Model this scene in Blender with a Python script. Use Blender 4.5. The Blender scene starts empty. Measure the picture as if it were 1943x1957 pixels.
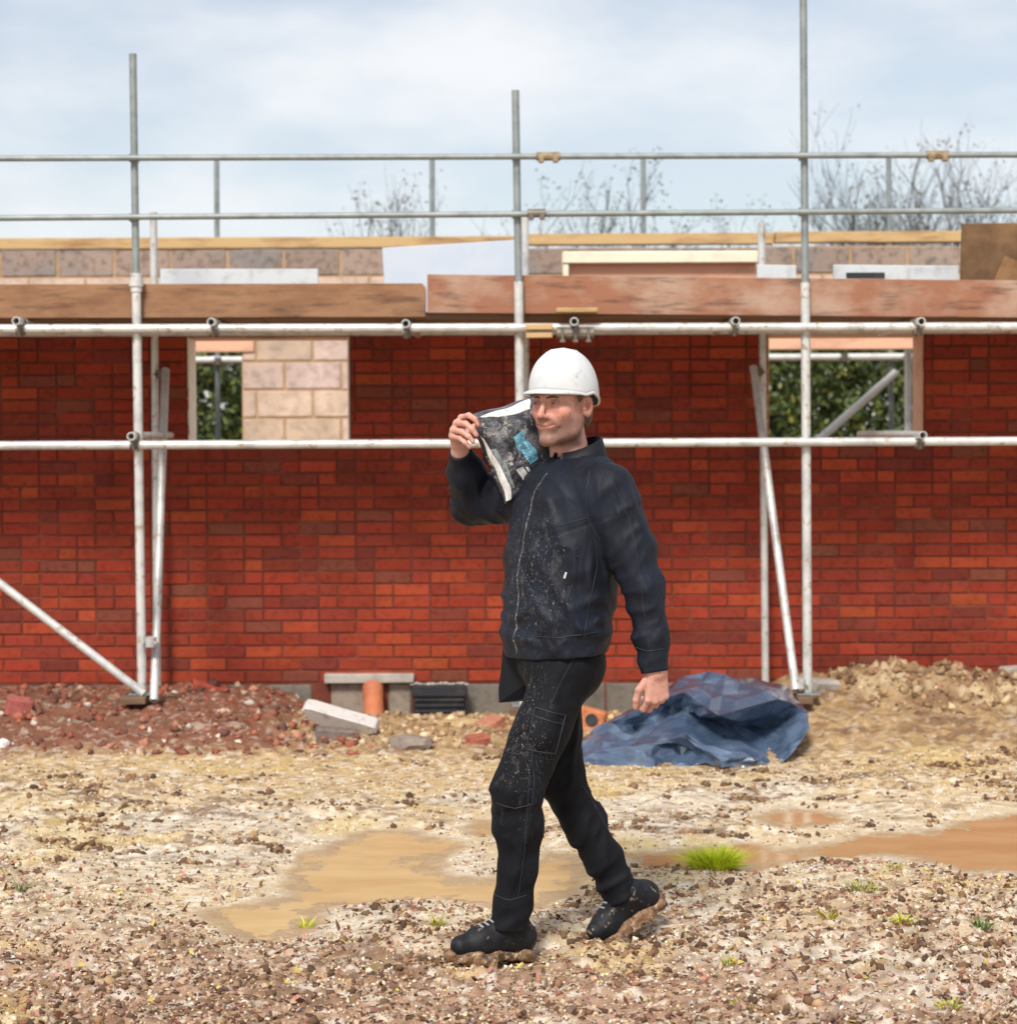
import bpy, bmesh, math, random
import numpy as np
from mathutils import Vector, Matrix

rnd = random.Random(7)
nrg = np.random.default_rng(11)
sc = bpy.context.scene
COL = sc.collection

# ------------------------------------------------------------------ camera
CAM_H = 1.62
FPX = 4100.0                      # focal length in pixels of a 1943 px wide frame
PITCH = math.atan((978.5 - 829.0) / FPX)
ROLL = -0.0045
cam_d = bpy.data.cameras.new('camera')
cam = bpy.data.objects.new('camera', cam_d)
COL.objects.link(cam)
sc.camera = cam
CAM_R = Matrix.Rotation(math.pi / 2 - PITCH, 3, 'X') @ Matrix.Rotation(ROLL, 3, 'Z')
cam.matrix_world = Matrix.Translation((0, 0, CAM_H)) @ CAM_R.to_4x4()
cam_d.sensor_fit = 'HORIZONTAL'
cam_d.sensor_width = 36.0
cam_d.lens = 36.0 * FPX / 1943.0
cam_d.clip_end = 3000
cam_d.dof.use_dof = True
cam_d.dof.focus_distance = 6.65
cam_d.dof.aperture_fstop = 4.5

# ------------------------------------------------------------------ light
SUN_EL = math.radians(46)
SUN_AZ = math.radians(196)        # compass-like: direction the sun stands in, 180 = behind the camera
world = bpy.data.worlds.new('World')
sc.world = world
world.use_nodes = True
wn, wl = world.node_tree.nodes, world.node_tree.links
wn.clear()
w_out = wn.new('ShaderNodeOutputWorld')
w_bg = wn.new('ShaderNodeBackground')
w_sky = wn.new('ShaderNodeTexSky')
w_sky.sky_type = 'NISHITA'
w_sky.sun_disc = False
w_sky.sun_elevation = SUN_EL
w_sky.sun_rotation = SUN_AZ
w_sky.air_density = 1.0
w_sky.dust_density = 0.8
w_sky.ozone_density = 1.0
w_tc = wn.new('ShaderNodeTexCoord')
w_map = wn.new('ShaderNodeMapping')
w_map.inputs['Scale'].default_value = (1.0, 1.0, 2.6)
w_map.inputs['Location'].default_value = (0.35, 0.1, 0.2)
w_noise = wn.new('ShaderNodeTexNoise')
w_noise.inputs['Scale'].default_value = 3.4
w_noise.inputs['Detail'].default_value = 6
w_noise.inputs['Roughness'].default_value = 0.52
w_ramp = wn.new('ShaderNodeMapRange')
w_ramp.inputs['From Min'].default_value = 0.42
w_ramp.inputs['From Max'].default_value = 0.62
w_ramp.inputs['To Min'].default_value = 0.42
w_ramp.inputs['To Max'].default_value = 0.93
w_ramp.interpolation_type = 'SMOOTHSTEP'
w_mix = wn.new('ShaderNodeMix')
w_mix.data_type = 'RGBA'
w_mix.inputs['B'].default_value = (8.6, 8.7, 8.9, 1)     # cloud deck
wl.new(w_tc.outputs['Generated'], w_map.inputs['Vector'])
wl.new(w_map.outputs['Vector'], w_noise.inputs['Vector'])
wl.new(w_noise.outputs['Fac'], w_ramp.inputs['Value'])
wl.new(w_ramp.outputs['Result'], w_mix.inputs['Factor'])
wl.new(w_sky.outputs['Color'], w_mix.inputs['A'])
wl.new(w_mix.outputs['Result'], w_bg.inputs['Color'])
w_bg.inputs["Strength"].default_value = 0.058
wl.new(w_bg.outputs['Background'], w_out.inputs['Surface'])

sun_d = bpy.data.lights.new('sun', 'SUN')
sun_d.energy = 2.0
sun_d.angle = math.radians(14)
sun_d.color = (1.0, 0.95, 0.87)
sun = bpy.data.objects.new('sun', sun_d)
COL.objects.link(sun)
_sd = Vector((math.sin(SUN_AZ) * math.cos(SUN_EL), math.cos(SUN_AZ) * math.cos(SUN_EL), math.sin(SUN_EL)))
sun.rotation_euler = _sd.to_track_quat('Z', 'Y').to_euler()

sc.view_settings.view_transform = 'Standard'
sc.view_settings.look = 'None'
sc.view_settings.gamma = 1.0
sc.view_settings.exposure = 0.95
sc.view_settings.use_curve_mapping = False
sc.cycles.use_denoising = True
sc.cycles.max_bounces = 6

# ------------------------------------------------------------------ places
K = 1943.0 / 1918.0


def D(x, y, Y):
    """world point at depth Y (metres from the camera along +Y) of a sight line"""
    d = CAM_R @ Vector(((x * K - 971.5) / FPX, -(y * K - 978.5) / FPX, -1.0))
    t = Y / d.y
    return Vector((d.x * t, Y, CAM_H + d.z * t))


def G(x, y, z=0.0):
    """ground point (height z) of a sight line"""
    d = CAM_R @ Vector(((x * K - 971.5) / FPX, -(y * K - 978.5) / FPX, -1.0))
    t = (z - CAM_H) / d.z
    return Vector((d.x * t, d.y * t, z))


# ------------------------------------------------------------------ objects
def add(name, data, mat=None, parent=None, **props):
    o = bpy.data.objects.new(name, data)
    COL.objects.link(o)
    if mat is not None and data is not None:
        if not data.materials:
            data.materials.append(mat)
    if parent is not None:
        o.parent = parent
    for k, v in props.items():
        o[k] = v
    return o


def thing(name, label, category, group=None, loc=(0, 0, 0)):
    o = add(name, None, label=label, category=category)
    o.location = loc
    o.empty_display_size = 0.1
    if group:
        o['group'] = group
    bpy.context.view_layer.update()
    return o


def mesh_np(name, V, F, col=None, smooth=False):
    """V (n,3), F list of arrays/lists; quads or triangles arrays"""
    me = bpy.data.meshes.new(name)
    if isinstance(F, np.ndarray):
        k = F.shape[1]
        V = np.ascontiguousarray(V, dtype=np.float32)
        me.vertices.add(len(V))
        me.vertices.foreach_set('co', V.ravel())
        me.loops.add(F.size)
        me.loops.foreach_set('vertex_index', np.ascontiguousarray(F, dtype=np.int32).ravel())
        me.polygons.add(len(F))
        me.polygons.foreach_set('loop_start', np.arange(0, F.size, k, dtype=np.int32))
        me.polygons.foreach_set('loop_total', np.full(len(F), k, dtype=np.int32))
        me.update(calc_edges=True)
    else:
        me.from_pydata([tuple(v) for v in V], [], F)
    if col is not None:
        a = me.color_attributes.new('Col', 'FLOAT_COLOR', 'POINT')
        c = np.ones((len(V), 4), np.float32)
        c[:, :3] = col
        a.data.foreach_set('color', c.ravel())
    if smooth:
        me.polygons.foreach_set('use_smooth', np.ones(len(me.polygons), bool))
    me.update()
    return me


class MB:
    """collects shapes into one mesh"""
    def __init__(s):
        s.v, s.f, s.c, s.col = [], [], [], (1, 1, 1)

    def _add(s, vs, fs):
        n = len(s.v)
        s.v += [tuple(v) for v in vs]
        s.c += [s.col] * len(vs)
        s.f += [tuple(i + n for i in f) for f in fs]

    def box(s, c, size, R=None, bevel=0.0, jit=0.0):
        hx, hy, hz = size[0] / 2, size[1] / 2, size[2] / 2
        if bevel <= 0:
            vs = [Vector((x * hx, y * hy, z * hz)) for x in (-1, 1) for y in (-1, 1) for z in (-1, 1)]
            fs = [(0, 1, 3, 2), (4, 6, 7, 5), (0, 4, 5, 1), (2, 3, 7, 6), (0, 2, 6, 4), (1, 5, 7, 3)]
        else:
            bm = bmesh.new()
            bmesh.ops.create_cube(bm, size=1.0)
            for v in bm.verts:
                v.co = Vector((v.co.x * size[0], v.co.y * size[1], v.co.z * size[2]))
            bmesh.ops.bevel(bm, geom=bm.edges[:], offset=bevel, segments=1, affect='EDGES', profile=0.5)
            bm.verts.index_update()
            vs = [v.co.copy() for v in bm.verts]
            fs = [[v.index for v in f.verts] for f in bm.faces]
            bm.free()
        if jit:
            vs = [v + Vector((rnd.uniform(-jit, jit), rnd.uniform(-jit, jit), rnd.uniform(-jit, jit))) for v in vs]
        c = Vector(c)
        s._add([c + (R @ v if R else v) for v in vs], fs)
        return s

    def prism(s, quad, thick):
        """closed slab from 4+ points, thick = vector"""
        n = len(quad)
        t = Vector(thick)
        vs = [Vector(q) for q in quad] + [Vector(q) + t for q in quad]
        fs = [tuple(range(n - 1, -1, -1)), tuple(range(n, 2 * n))]
        fs += [(i, (i + 1) % n, n + (i + 1) % n, n + i) for i in range(n)]
        s._add(vs, fs)
        return s

    def tube(s, pts, r, n=12, caps=True, bore=0.0):
        pts = [Vector(p) for p in pts]
        rs = list(r) if isinstance(r, (list, tuple)) else [r] * len(pts)
        vs, fs = [], []
        t0 = (pts[1] - pts[0]).normalized()
        up = Vector((0, 0, 1)) if abs(t0.z) < 0.9 else Vector((0, 1, 0))
        a = t0.cross(up).normalized()
        for i, p in enumerate(pts):
            t = (pts[min(i + 1, len(pts) - 1)] - pts[max(i - 1, 0)]).normalized()
            a = (a - t * a.dot(t)).normalized()
            b = t.cross(a)
            for k in range(n):
                an = 2 * math.pi * k / n
                vs.append(p + (a * math.cos(an) + b * math.sin(an)) * rs[i])
        for i in range(len(pts) - 1):
            for k in range(n):
                k2 = (k + 1) % n
                fs.append((i * n + k, i * n + k2, (i + 1) * n + k2, (i + 1) * n + k))
        if bore > 0:
            for end, inward in ((0, t0), (len(pts) - 1, -(pts[-1] - pts[-2]).normalized())):
                base = len(vs)
                ring = vs[end * n:(end + 1) * n]
                vs += [pts[end] + (v - pts[end]) * bore for v in ring]
                vs += [pts[end] + (v - pts[end]) * bore + inward * 0.12 for v in ring]
                for k in range(n):
                    k2 = (k + 1) % n
                    fs.append((end * n + k, end * n + k2, base + k2, base + k))
                    fs.append((base + k, base + k2, base + n + k2, base + n + k))
                fs.append(tuple(base + n + k for k in range(n)))
        elif caps:
            fs.append(tuple(range(n)))
            fs.append(tuple((len(pts) - 1) * n + k for k in range(n)))
        s._add(vs, fs)
        return s

    def rock(s, c, r, sq=(1, 1, 1), rough=0.25, sub=1, R=None):
        bm = bmesh.new()
        bmesh.ops.create_icosphere(bm, subdivisions=sub, radius=1.0)
        bm.verts.index_update()
        vs = []
        for v in bm.verts:
            k = 1 + rnd.uniform(-rough, rough)
            p = Vector((v.co.x * sq[0] * k * r, v.co.y * sq[1] * k * r, v.co.z * sq[2] * k * r))
            vs.append(Vector(c) + (R @ p if R else p))
        fs = [[v.index for v in f.verts] for f in bm.faces]
        bm.free()
        s._add(vs, fs)
        return s

    def mesh(s, name, smooth=False, colors=False, normals=True):
        me = bpy.data.meshes.new(name)
        me.from_pydata(s.v, [], s.f)
        if colors:
            a = me.color_attributes.new('Col', 'FLOAT_COLOR', 'POINT')
            a.data.foreach_set('color', np.array([(c[0], c[1], c[2], 1) for c in s.c], np.float32).ravel())
        if normals:
            bm = bmesh.new()
            bm.from_mesh(me)
            bmesh.ops.recalc_face_normals(bm, faces=bm.faces[:])
            bm.to_mesh(me)
            bm.free()
        if smooth:
            me.polygons.foreach_set('use_smooth', np.ones(len(me.polygons), bool))
            try:
                me.set_sharp_from_angle(angle=math.radians(40))
            except Exception:
                pass
        me.update()
        return me

    def build(s, name, mat, parent=None, smooth=False, colors=False, normals=True, **props):
        return add(name, s.mesh(name, smooth, colors, normals), mat, parent, **props)


# ------------------------------------------------------------------ materials
def material(name, color=(0.5, 0.5, 0.5), rough=0.7, metal=0.0, spec=0.5, attr=False, noise=None, noise2=None, bump=None,
             rough_noise=None, coord='Object', sheen=0.0, coat=0.0, objvar=0.0):
    """noise: (scale, colour, from, to [, stretch]) mixes another colour by noise; bump: (scale, strength, distance)"""
    m = bpy.data.materials.new(name)
    m.use_nodes = True
    nt = m.node_tree
    b = nt.nodes['Principled BSDF']
    b.inputs['Base Color'].default_value = (*color, 1)
    b.inputs['Roughness'].default_value = rough
    b.inputs['Metallic'].default_value = metal
    b.inputs['Specular IOR Level'].default_value = spec
    if sheen:
        b.inputs['Sheen Weight'].default_value = sheen
        b.inputs['Sheen Roughness'].default_value = 0.4
    if coat:
        b.inputs['Coat Weight'].default_value = coat
        b.inputs['Coat Roughness'].default_value = 0.1
    tc = nt.nodes.new('ShaderNodeTexCoord')
    out = None
    if attr:
        at = nt.nodes.new('ShaderNodeAttribute')
        at.attribute_name = 'Col'
        out = at.outputs['Color']
    else:
        rgb = nt.nodes.new('ShaderNodeRGB')
        rgb.outputs[0].default_value = (*color, 1)
        out = rgb.outputs[0]

    def nz(scale, detail=5, stretch=(1, 1, 1), rough_=0.6):
        mp = nt.nodes.new('ShaderNodeMapping')
        mp.inputs['Scale'].default_value = stretch
        if coord == 'World':
            ge = nt.nodes.new('ShaderNodeNewGeometry')
            nt.links.new(ge.outputs['Position'], mp.inputs['Vector'])
        else:
            nt.links.new(tc.outputs[coord], mp.inputs['Vector'])
        n = nt.nodes.new('ShaderNodeTexNoise')
        n.inputs['Scale'].default_value = scale
        n.inputs['Detail'].default_value = detail
        n.inputs['Roughness'].default_value = rough_
        nt.links.new(mp.outputs['Vector'], n.inputs['Vector'])
        return n.outputs['Fac']

    for spec_ in (noise, noise2):
        if not spec_:
            continue
        sc_, c2, lo, hi = spec_[:4]
        st = spec_[4] if len(spec_) > 4 else (1, 1, 1)
        mr = nt.nodes.new('ShaderNodeMapRange')
        mr.inputs['From Min'].default_value = lo
        mr.inputs['From Max'].default_value = hi
        nt.links.new(nz(sc_, 6, st), mr.inputs['Value'])
        mx = nt.nodes.new('ShaderNodeMix')
        mx.data_type = 'RGBA'
        nt.links.new(mr.outputs['Result'], mx.inputs['Factor'])
        nt.links.new(out, mx.inputs['A'])
        if isinstance(c2, (float, int)):          # multiply by a factor
            ml = nt.nodes.new('ShaderNodeVectorMath')
            ml.operation = 'SCALE'
            ml.inputs['Scale'].default_value = c2
            nt.links.new(out, ml.inputs[0])
            nt.links.new(ml.outputs['Vector'], mx.inputs['B'])
        else:
            mx.inputs['B'].default_value = (*c2, 1)
        out = mx.outputs['Result']
    if objvar:
        oi = nt.nodes.new('ShaderNodeObjectInfo')
        hs = nt.nodes.new('ShaderNodeHueSaturation')
        mr = nt.nodes.new('ShaderNodeMapRange')
        mr.inputs['To Min'].default_value = 1 - objvar
        mr.inputs['To Max'].default_value = 1 + objvar
        nt.links.new(oi.outputs['Random'], mr.inputs['Value'])
        nt.links.new(mr.outputs['Result'], hs.inputs['Value'])
        nt.links.new(out, hs.inputs['Color'])
        out = hs.outputs['Color']
    nt.links.new(out, b.inputs['Base Color'])
    if rough_noise:
        sc_, r0, r1 = rough_noise
        mr = nt.nodes.new('ShaderNodeMapRange')
        mr.inputs['From Min'].default_value = 0.35
        mr.inputs['From Max'].default_value = 0.65
        mr.inputs['To Min'].default_value = r0
        mr.inputs['To Max'].default_value = r1
        nt.links.new(nz(sc_), mr.inputs['Value'])
        nt.links.new(mr.outputs['Result'], b.inputs['Roughness'])
    if bump:
        sc_, st_, di_ = bump[:3]
        bp = nt.nodes.new('ShaderNodeBump')
        bp.inputs['Strength'].default_value = st_
        bp.inputs['Distance'].default_value = di_
        nt.links.new(nz(sc_, 6, bump[3] if len(bump) > 3 else (1, 1, 1)), bp.inputs['Height'])
        nt.links.new(bp.outputs['Normal'], b.inputs['Normal'])
    return m


M = {}
M['tube'] = material('galvanised_steel', (0.66, 0.66, 0.64), 0.42, 0.25, noise=(9, (0.42, 0.42, 0.42), 0.45, 0.75),
                     noise2=(22, (0.40, 0.31, 0.22), 0.57, 0.68), bump=(60, 0.3, 0.003))
M['tube_dark'] = material('steel_backlit_tone', (0.30, 0.33, 0.33), 0.5, 0.3, noise=(12, (0.2, 0.22, 0.22), 0.4, 0.7), bump=(60, 0.15, 0.002))  # backlit darkness against the sky is painted into this steel colour
M['tube_pale'] = material('pale_galvanised_steel', (0.82, 0.82, 0.80), 0.45, 0.0, noise=(9, (0.62, 0.62, 0.60), 0.5, 0.75))
M['coupler'] = material('coupler_steel', (0.16, 0.14, 0.12), 0.55, 0.4, noise=(30, (0.28, 0.22, 0.15), 0.45, 0.7))
M['coupler_rust'] = material('rusty_coupler_steel', (0.34, 0.26, 0.16), 0.7, 0.2, noise=(40, (0.18, 0.1, 0.05), 0.45, 0.7))
M['bore'] = M['coupler']
M['toe_left'] = material('old_timber', (0.30, 0.155, 0.078), 0.75, noise=(3.5, (0.20, 0.09, 0.042), 0.42, 0.68, (1, 1, 3)),
                         noise2=(14, 0.5, 0.52, 0.68, (0.3, 1, 2.0)), bump=(30, 0.35, 0.006, (0.15, 1, 2)))
M['toe_right'] = material('red_timber', (0.31, 0.135, 0.078), 0.85, noise=(1.5, (0.42, 0.28, 0.205), 0.48, 0.62, (1, 1, 1.5)),
                          noise2=(14, 0.55, 0.53, 0.68, (0.3, 1, 1.8)), bump=(30, 0.35, 0.006, (0.15, 1, 2)))
M['deck'] = material('deck_timber', (0.22, 0.13, 0.075), 0.85, noise=(6, (0.12, 0.075, 0.045), 0.4, 0.7, (0.3, 1, 1)), objvar=0.2)
M['pale_timber'] = material('pale_timber', (0.54, 0.36, 0.17), 0.75, noise=(5, (0.30, 0.16, 0.07), 0.47, 0.66, (0.4, 1, 2)), bump=(30, 0.2, 0.004, (0.2, 1, 1)))
M['salmon_timber'] = material('salmon_timber', (0.72, 0.42, 0.28), 0.7, noise=(6, (0.5, 0.26, 0.16), 0.5, 0.7, (0.3, 1, 1)))
M['cream'] = material('cream_paint', (0.82, 0.76, 0.60), 0.5, noise=(5, (0.66, 0.58, 0.42), 0.5, 0.75))
M['closer'] = material('cavity_closer_plastic', (0.86, 0.82, 0.74), 0.5, noise=(14, (0.6, 0.5, 0.4), 0.5, 0.75))
M['insul'] = material('insulation_foil', (0.50, 0.56, 0.66), 0.4, noise=(4, (0.56, 0.60, 0.67), 0.4, 0.7), bump=(9, 0.15, 0.01))
M['white_board'] = material('white_board', (0.62, 0.65, 0.68), 0.5, noise=(9, (0.45, 0.45, 0.46), 0.52, 0.7))
M['ply'] = material('brown_plywood', (0.13, 0.065, 0.025), 0.6, noise=(4, (0.21, 0.11, 0.045), 0.45, 0.6), bump=(30, 0.2, 0.003))
M['ply_patch'] = material('bare_plywood', (0.32, 0.17, 0.07), 0.7, noise=(12, (0.24, 0.12, 0.05), 0.45, 0.6))
M['block'] = material('concrete_block', coord='World', attr=True, rough=0.9, noise=(14, 0.72, 0.45, 0.68), noise2=(3.2, 1.18, 0.45, 0.6), bump=(70, 0.5, 0.004))
M['block_old'] = material('weathered_block', coord='World', attr=True, rough=0.95, spec=0.15, noise=(2.6, (0.24, 0.22, 0.21), 0.47, 0.66), noise2=(17, 0.6, 0.48, 0.66), bump=(70, 0.5, 0.004))
M['block_mortar'] = material('block_mortar', (0.40, 0.25, 0.14), 0.95, noise=(8, (0.52, 0.36, 0.22), 0.4, 0.7), bump=(50, 0.5, 0.006))
M['brick'] = material('red_brick', coord='World', attr=True, rough=0.9, spec=0.12, noise=(26, 0.66, 0.50, 0.72), noise2=(2.3, 0.80, 0.46, 0.66), bump=(90, 0.45, 0.003))
M['mortar'] = material('brick_mortar', (0.135, 0.040, 0.029), 0.95, spec=0.1, noise=(3, (0.26, 0.085, 0.055), 0.45, 0.7), bump=(60, 0.5, 0.005))
M['plinth'] = material('plinth_block', attr=True, rough=0.95, noise=(16, 0.6, 0.45, 0.7), bump=(60, 0.6, 0.006))
M['concrete'] = material('pale_concrete', (0.50, 0.46, 0.41), 0.9, noise=(9, (0.34, 0.30, 0.26), 0.45, 0.7), bump=(40, 0.5, 0.006))
M['terracotta'] = material('terracotta', (0.58, 0.19, 0.085), 0.75, noise=(11, (0.40, 0.13, 0.06), 0.45, 0.7), noise2=(20, (0.62, 0.36, 0.22), 0.6, 0.75), bump=(50, 0.3, 0.003))
M['vent'] = material('black_plastic', (0.022, 0.024, 0.03), 0.45, noise=(14, (0.06, 0.055, 0.05), 0.5, 0.7))
M['rubble'] = material('rubble', attr=True, rough=0.9, noise=(30, 0.6, 0.45, 0.7), noise2=(9, 1.25, 0.5, 0.65), bump=(70, 0.6, 0.006))
# ================================================================== ground
def _hash2(ix, iy, seed):
    h = (ix.astype(np.int64) * 374761393 + iy.astype(np.int64) * 668265263 + seed * 1442695041) & 0xFFFFFFFF
    h = ((h ^ (h >> 13)) * 1274126177) & 0xFFFFFFFF
    h = h ^ (h >> 16)
    return (h & 0xFFFF).astype(np.float32) / 65535.0


def vn2(x, y, scale, seed=0):
    x = x / scale
    y = y / scale
    ix, iy = np.floor(x), np.floor(y)
    fx, fy = (x - ix).astype(np.float32), (y - iy).astype(np.float32)
    fx = fx * fx * (3 - 2 * fx)
    fy = fy * fy * (3 - 2 * fy)
    ix, iy = ix.astype(np.int64), iy.astype(np.int64)
    a, b = _hash2(ix, iy, seed), _hash2(ix + 1, iy, seed)
    c, d = _hash2(ix, iy + 1, seed), _hash2(ix + 1, iy + 1, seed)
    return (a + (b - a) * fx) * (1 - fy) + (c + (d - c) * fx) * fy


def fbm2(x, y, scale, seed=0, octs=4, gain=0.5):
    s, a, t = 0, 1.0, 0
    c, sn = math.cos(0.6), math.sin(0.6)
    for o in range(octs):
        s = s + a * vn2(x, y, scale, seed + o * 17)
        t += a
        a *= gain
        scale *= 0.5
        x, y = x * c - y * sn + 3.1, x * sn + y * c + 1.7
    return s / t


def sstep(a, b, x):
    t = np.clip((x - a) / (b - a), 0, 1)
    return t * t * (3 - 2 * t)


def poly_sd(X, Y, poly):
    inside = np.zeros(X.shape, bool)
    dmin = np.full(X.shape, 1e9, np.float32)
    n = len(poly)
    for i in range(n):
        x0, y0 = poly[i]
        x1, y1 = poly[(i + 1) % n]
        dx, dy = x1 - x0, y1 - y0
        t = np.clip(((X - x0) * dx + (Y - y0) * dy) / (dx * dx + dy * dy + 1e-9), 0, 1)
        dmin = np.minimum(dmin, (X - x0 - t * dx) ** 2 + (Y - y0 - t * dy) ** 2)
        if y0 != y1:
            cr = ((y0 > Y) != (y1 > Y)) & (X < (x1 - x0) * (Y - y0) / (y1 - y0) + x0)
            inside ^= cr
    d = np.sqrt(dmin)
    return np.where(inside, -d, d)


WATER_Z = -0.012
PUD = [
    [(538, 1648), (560, 1622), (600, 1600), (640, 1578), (700, 1566), (760, 1566), (815, 1578), (838, 1592), (822, 1620),
     (815, 1645), (850, 1655), (900, 1662), (950, 1645), (1040, 1612), (1085, 1618), (1110, 1645), (1100, 1680), (1060, 1705),
     (980, 1720), (900, 1712), (820, 1706), (760, 1702), (700, 1702), (640, 1715), (590, 1738), (560, 1760), (530, 1782),
     (470, 1778), (420, 1758), (392, 1735), (400, 1712), (470, 1705), (530, 1690), (545, 1668)],
    [(868, 1566), (905, 1546), (950, 1548), (965, 1562), (930, 1578), (890, 1580)],
    [(1420, 1545), (1450, 1533), (1500, 1528), (1560, 1535), (1592, 1548), (1560, 1560), (1500, 1562), (1450, 1556)],
    [(1205, 1618), (1260, 1604), (1330, 1598), (1420, 1598), (1460, 1606), (1530, 1603), (1600, 1583), (1690, 1572), (1790, 1560),
     (1850, 1545), (1930, 1540), (2080, 1545), (2120, 1600), (2050, 1664), (1918, 1657), (1830, 1650), (1760, 1634), (1680, 1622),
     (1600, 1624), (1540, 1618), (1440, 1632), (1380, 1642), (1300, 1640), (1230, 1636)],
]
PUDG = [[(G(x, y, WATER_Z).x, G(x, y, WATER_Z).y) for x, y in p] for p in PUD]


def puddle_sd(X, Y):
    d = np.full(X.shape, 9.0, np.float32)
    near = (Y > 6.2) & (Y < 9.8) & (np.abs(X) < 3.6)
    if near.any():
        xx, yy = X[near], Y[near]
        dd = np.full(xx.shape, 9.0, np.float32)
        for p in PUDG:
            dd = np.minimum(dd, poly_sd(xx, yy, p))
        dd = dd + (fbm2(xx, yy, 0.24, 91, 5, 0.6) - 0.5) * 0.26
        d[near] = dd
    return d


def coarse(X, Y):
    """large shape of the ground: flat yard, spoil banked against the building"""
    wl_ = 1 - sstep(-1.55, -0.95, X)
    wr_ = sstep(1.25, 1.75, X)
    pl = np.interp(Y, [10.2, 10.7, 11.2, 11.7, 12.2, 13.0, 14], [0, 0.015, 0.06, 0.105, 0.09, 0.06, 0.0])
    pm = np.interp(Y, [10.8, 11.4, 12.2, 13.0, 14], [0, 0.0, -0.05, -0.13, -0.1])
    pr = np.interp(Y, [10.2, 10.8, 11.4, 11.8, 12.3, 13.0, 14], [0, 0.02, 0.06, 0.10, 0.12, 0.12, 0.0])
    return pl * wl_ + pr * wr_ + pm * (1 - wl_) * (1 - wr_)


FEET = [(G(935, 1812).x, 6.50, 0.19, 0.16), (G(1165, 1790).x, 6.75, 0.13, 0.13), (D(1300, 1400, 10.5).x, 10.55, 0.62, 0.5)]


def ground_h(X, Y, fine=True):
    X = np.asarray(X, np.float32)
    Y = np.asarray(Y, np.float32)
    z = coarse(X, Y)
    sd = puddle_sd(X, Y)
    bank = sstep(10.3, 10.9, Y)
    fore = 1 - sstep(6.4, 8.0, Y)
    mid = 1 - np.clip(bank + fore, 0, 1)
    dry = sstep(0.0, 0.12, sd)
    far = 1 - sstep(20, 40, np.abs(X) + np.abs(Y - 8))
    rel = 0.006 + dry * 0.012
    big = (fbm2(X, Y, 0.55, 3, 3) - 0.5) * 0.030
    lumps = np.abs(fbm2(X, Y, 0.16, 21, 4, 0.55) - 0.5) * 2
    if fine:
        crumbs = np.abs(vn2(X, Y, 0.045, 41) - 0.5) * 2 * 0.6 + np.abs(vn2(X, Y, 0.024, 42) - 0.5) * 2 * 0.4
    else:
        crumbs = 0.4
    patch = sstep(0.46, 0.62, fbm2(X * 0.8, Y * 2.2, 0.8, 55, 4))
    amp = (0.010 + 0.024 * patch) * mid + 0.05 * fore + 0.055 * bank
    z = z + (rel + dry * (big * 0.6 + lumps * amp + crumbs * (0.009 * mid + 0.024 * fore + 0.020 * bank + 0.010 * patch * mid)
                          + 0.0025 * vn2(X, Y, 0.02, 44))) * far
    for fx_, fy_, ax_, ay_ in FEET:                 # trodden prints under the boots
        e = ((X - fx_) / ax_) ** 2 + ((Y - fy_) / ay_) ** 2
        z = z + (-0.004 - z) * np.exp(-e ** 2)
    # shores slope gently into the water, crumbs break the edge
    shore = sstep(0.0, 0.42, sd)
    zs = WATER_Z + 0.0055 + np.clip(sd * 0.06, -0.024, 0.022) + (fbm2(X, Y, 0.09, 97, 3) - 0.5) * 0.012 + (crumbs - 0.4) * 0.006
    wet = (Y > 6.2) & (Y < 9.8)
    z = np.where(wet, zs * (1 - shore) + np.maximum(z, -0.004) * shore, np.maximum(z, np.where(Y < 10.6, -0.006, -9)))
    return z, sd, patch, lumps


def gz(x, y):
    return float(ground_h(np.array([x]), np.array([y]), False)[0][0])


def hit(x, y):
    """first ground point met by a sight line"""
    Y = 8.5
    while Y < 12.9:
        p = D(x, y, Y)
        if p.z <= float(coarse(np.array([p.x]), np.array([p.y]))[0]) + 0.03:
            return p
        Y += 0.03
    return D(x, y, 12.85)


def axis(lo, hi, step, far_lo, far_hi):
    a = list(np.arange(lo, hi, step))
    s, p = step, a[-1]
    while p < far_hi:
        s *= 1.35
        p += s
        a.append(p)
    s, p, b = step, a[0], []
    while p > far_lo:
        s *= 1.35
        p -= s
        b.append(p)
    return np.array(b[::-1] + a, np.float32)


def lerp3(c, c2, t):
    return c + (np.asarray(c2, np.float32) - c) * t[:, None]


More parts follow.
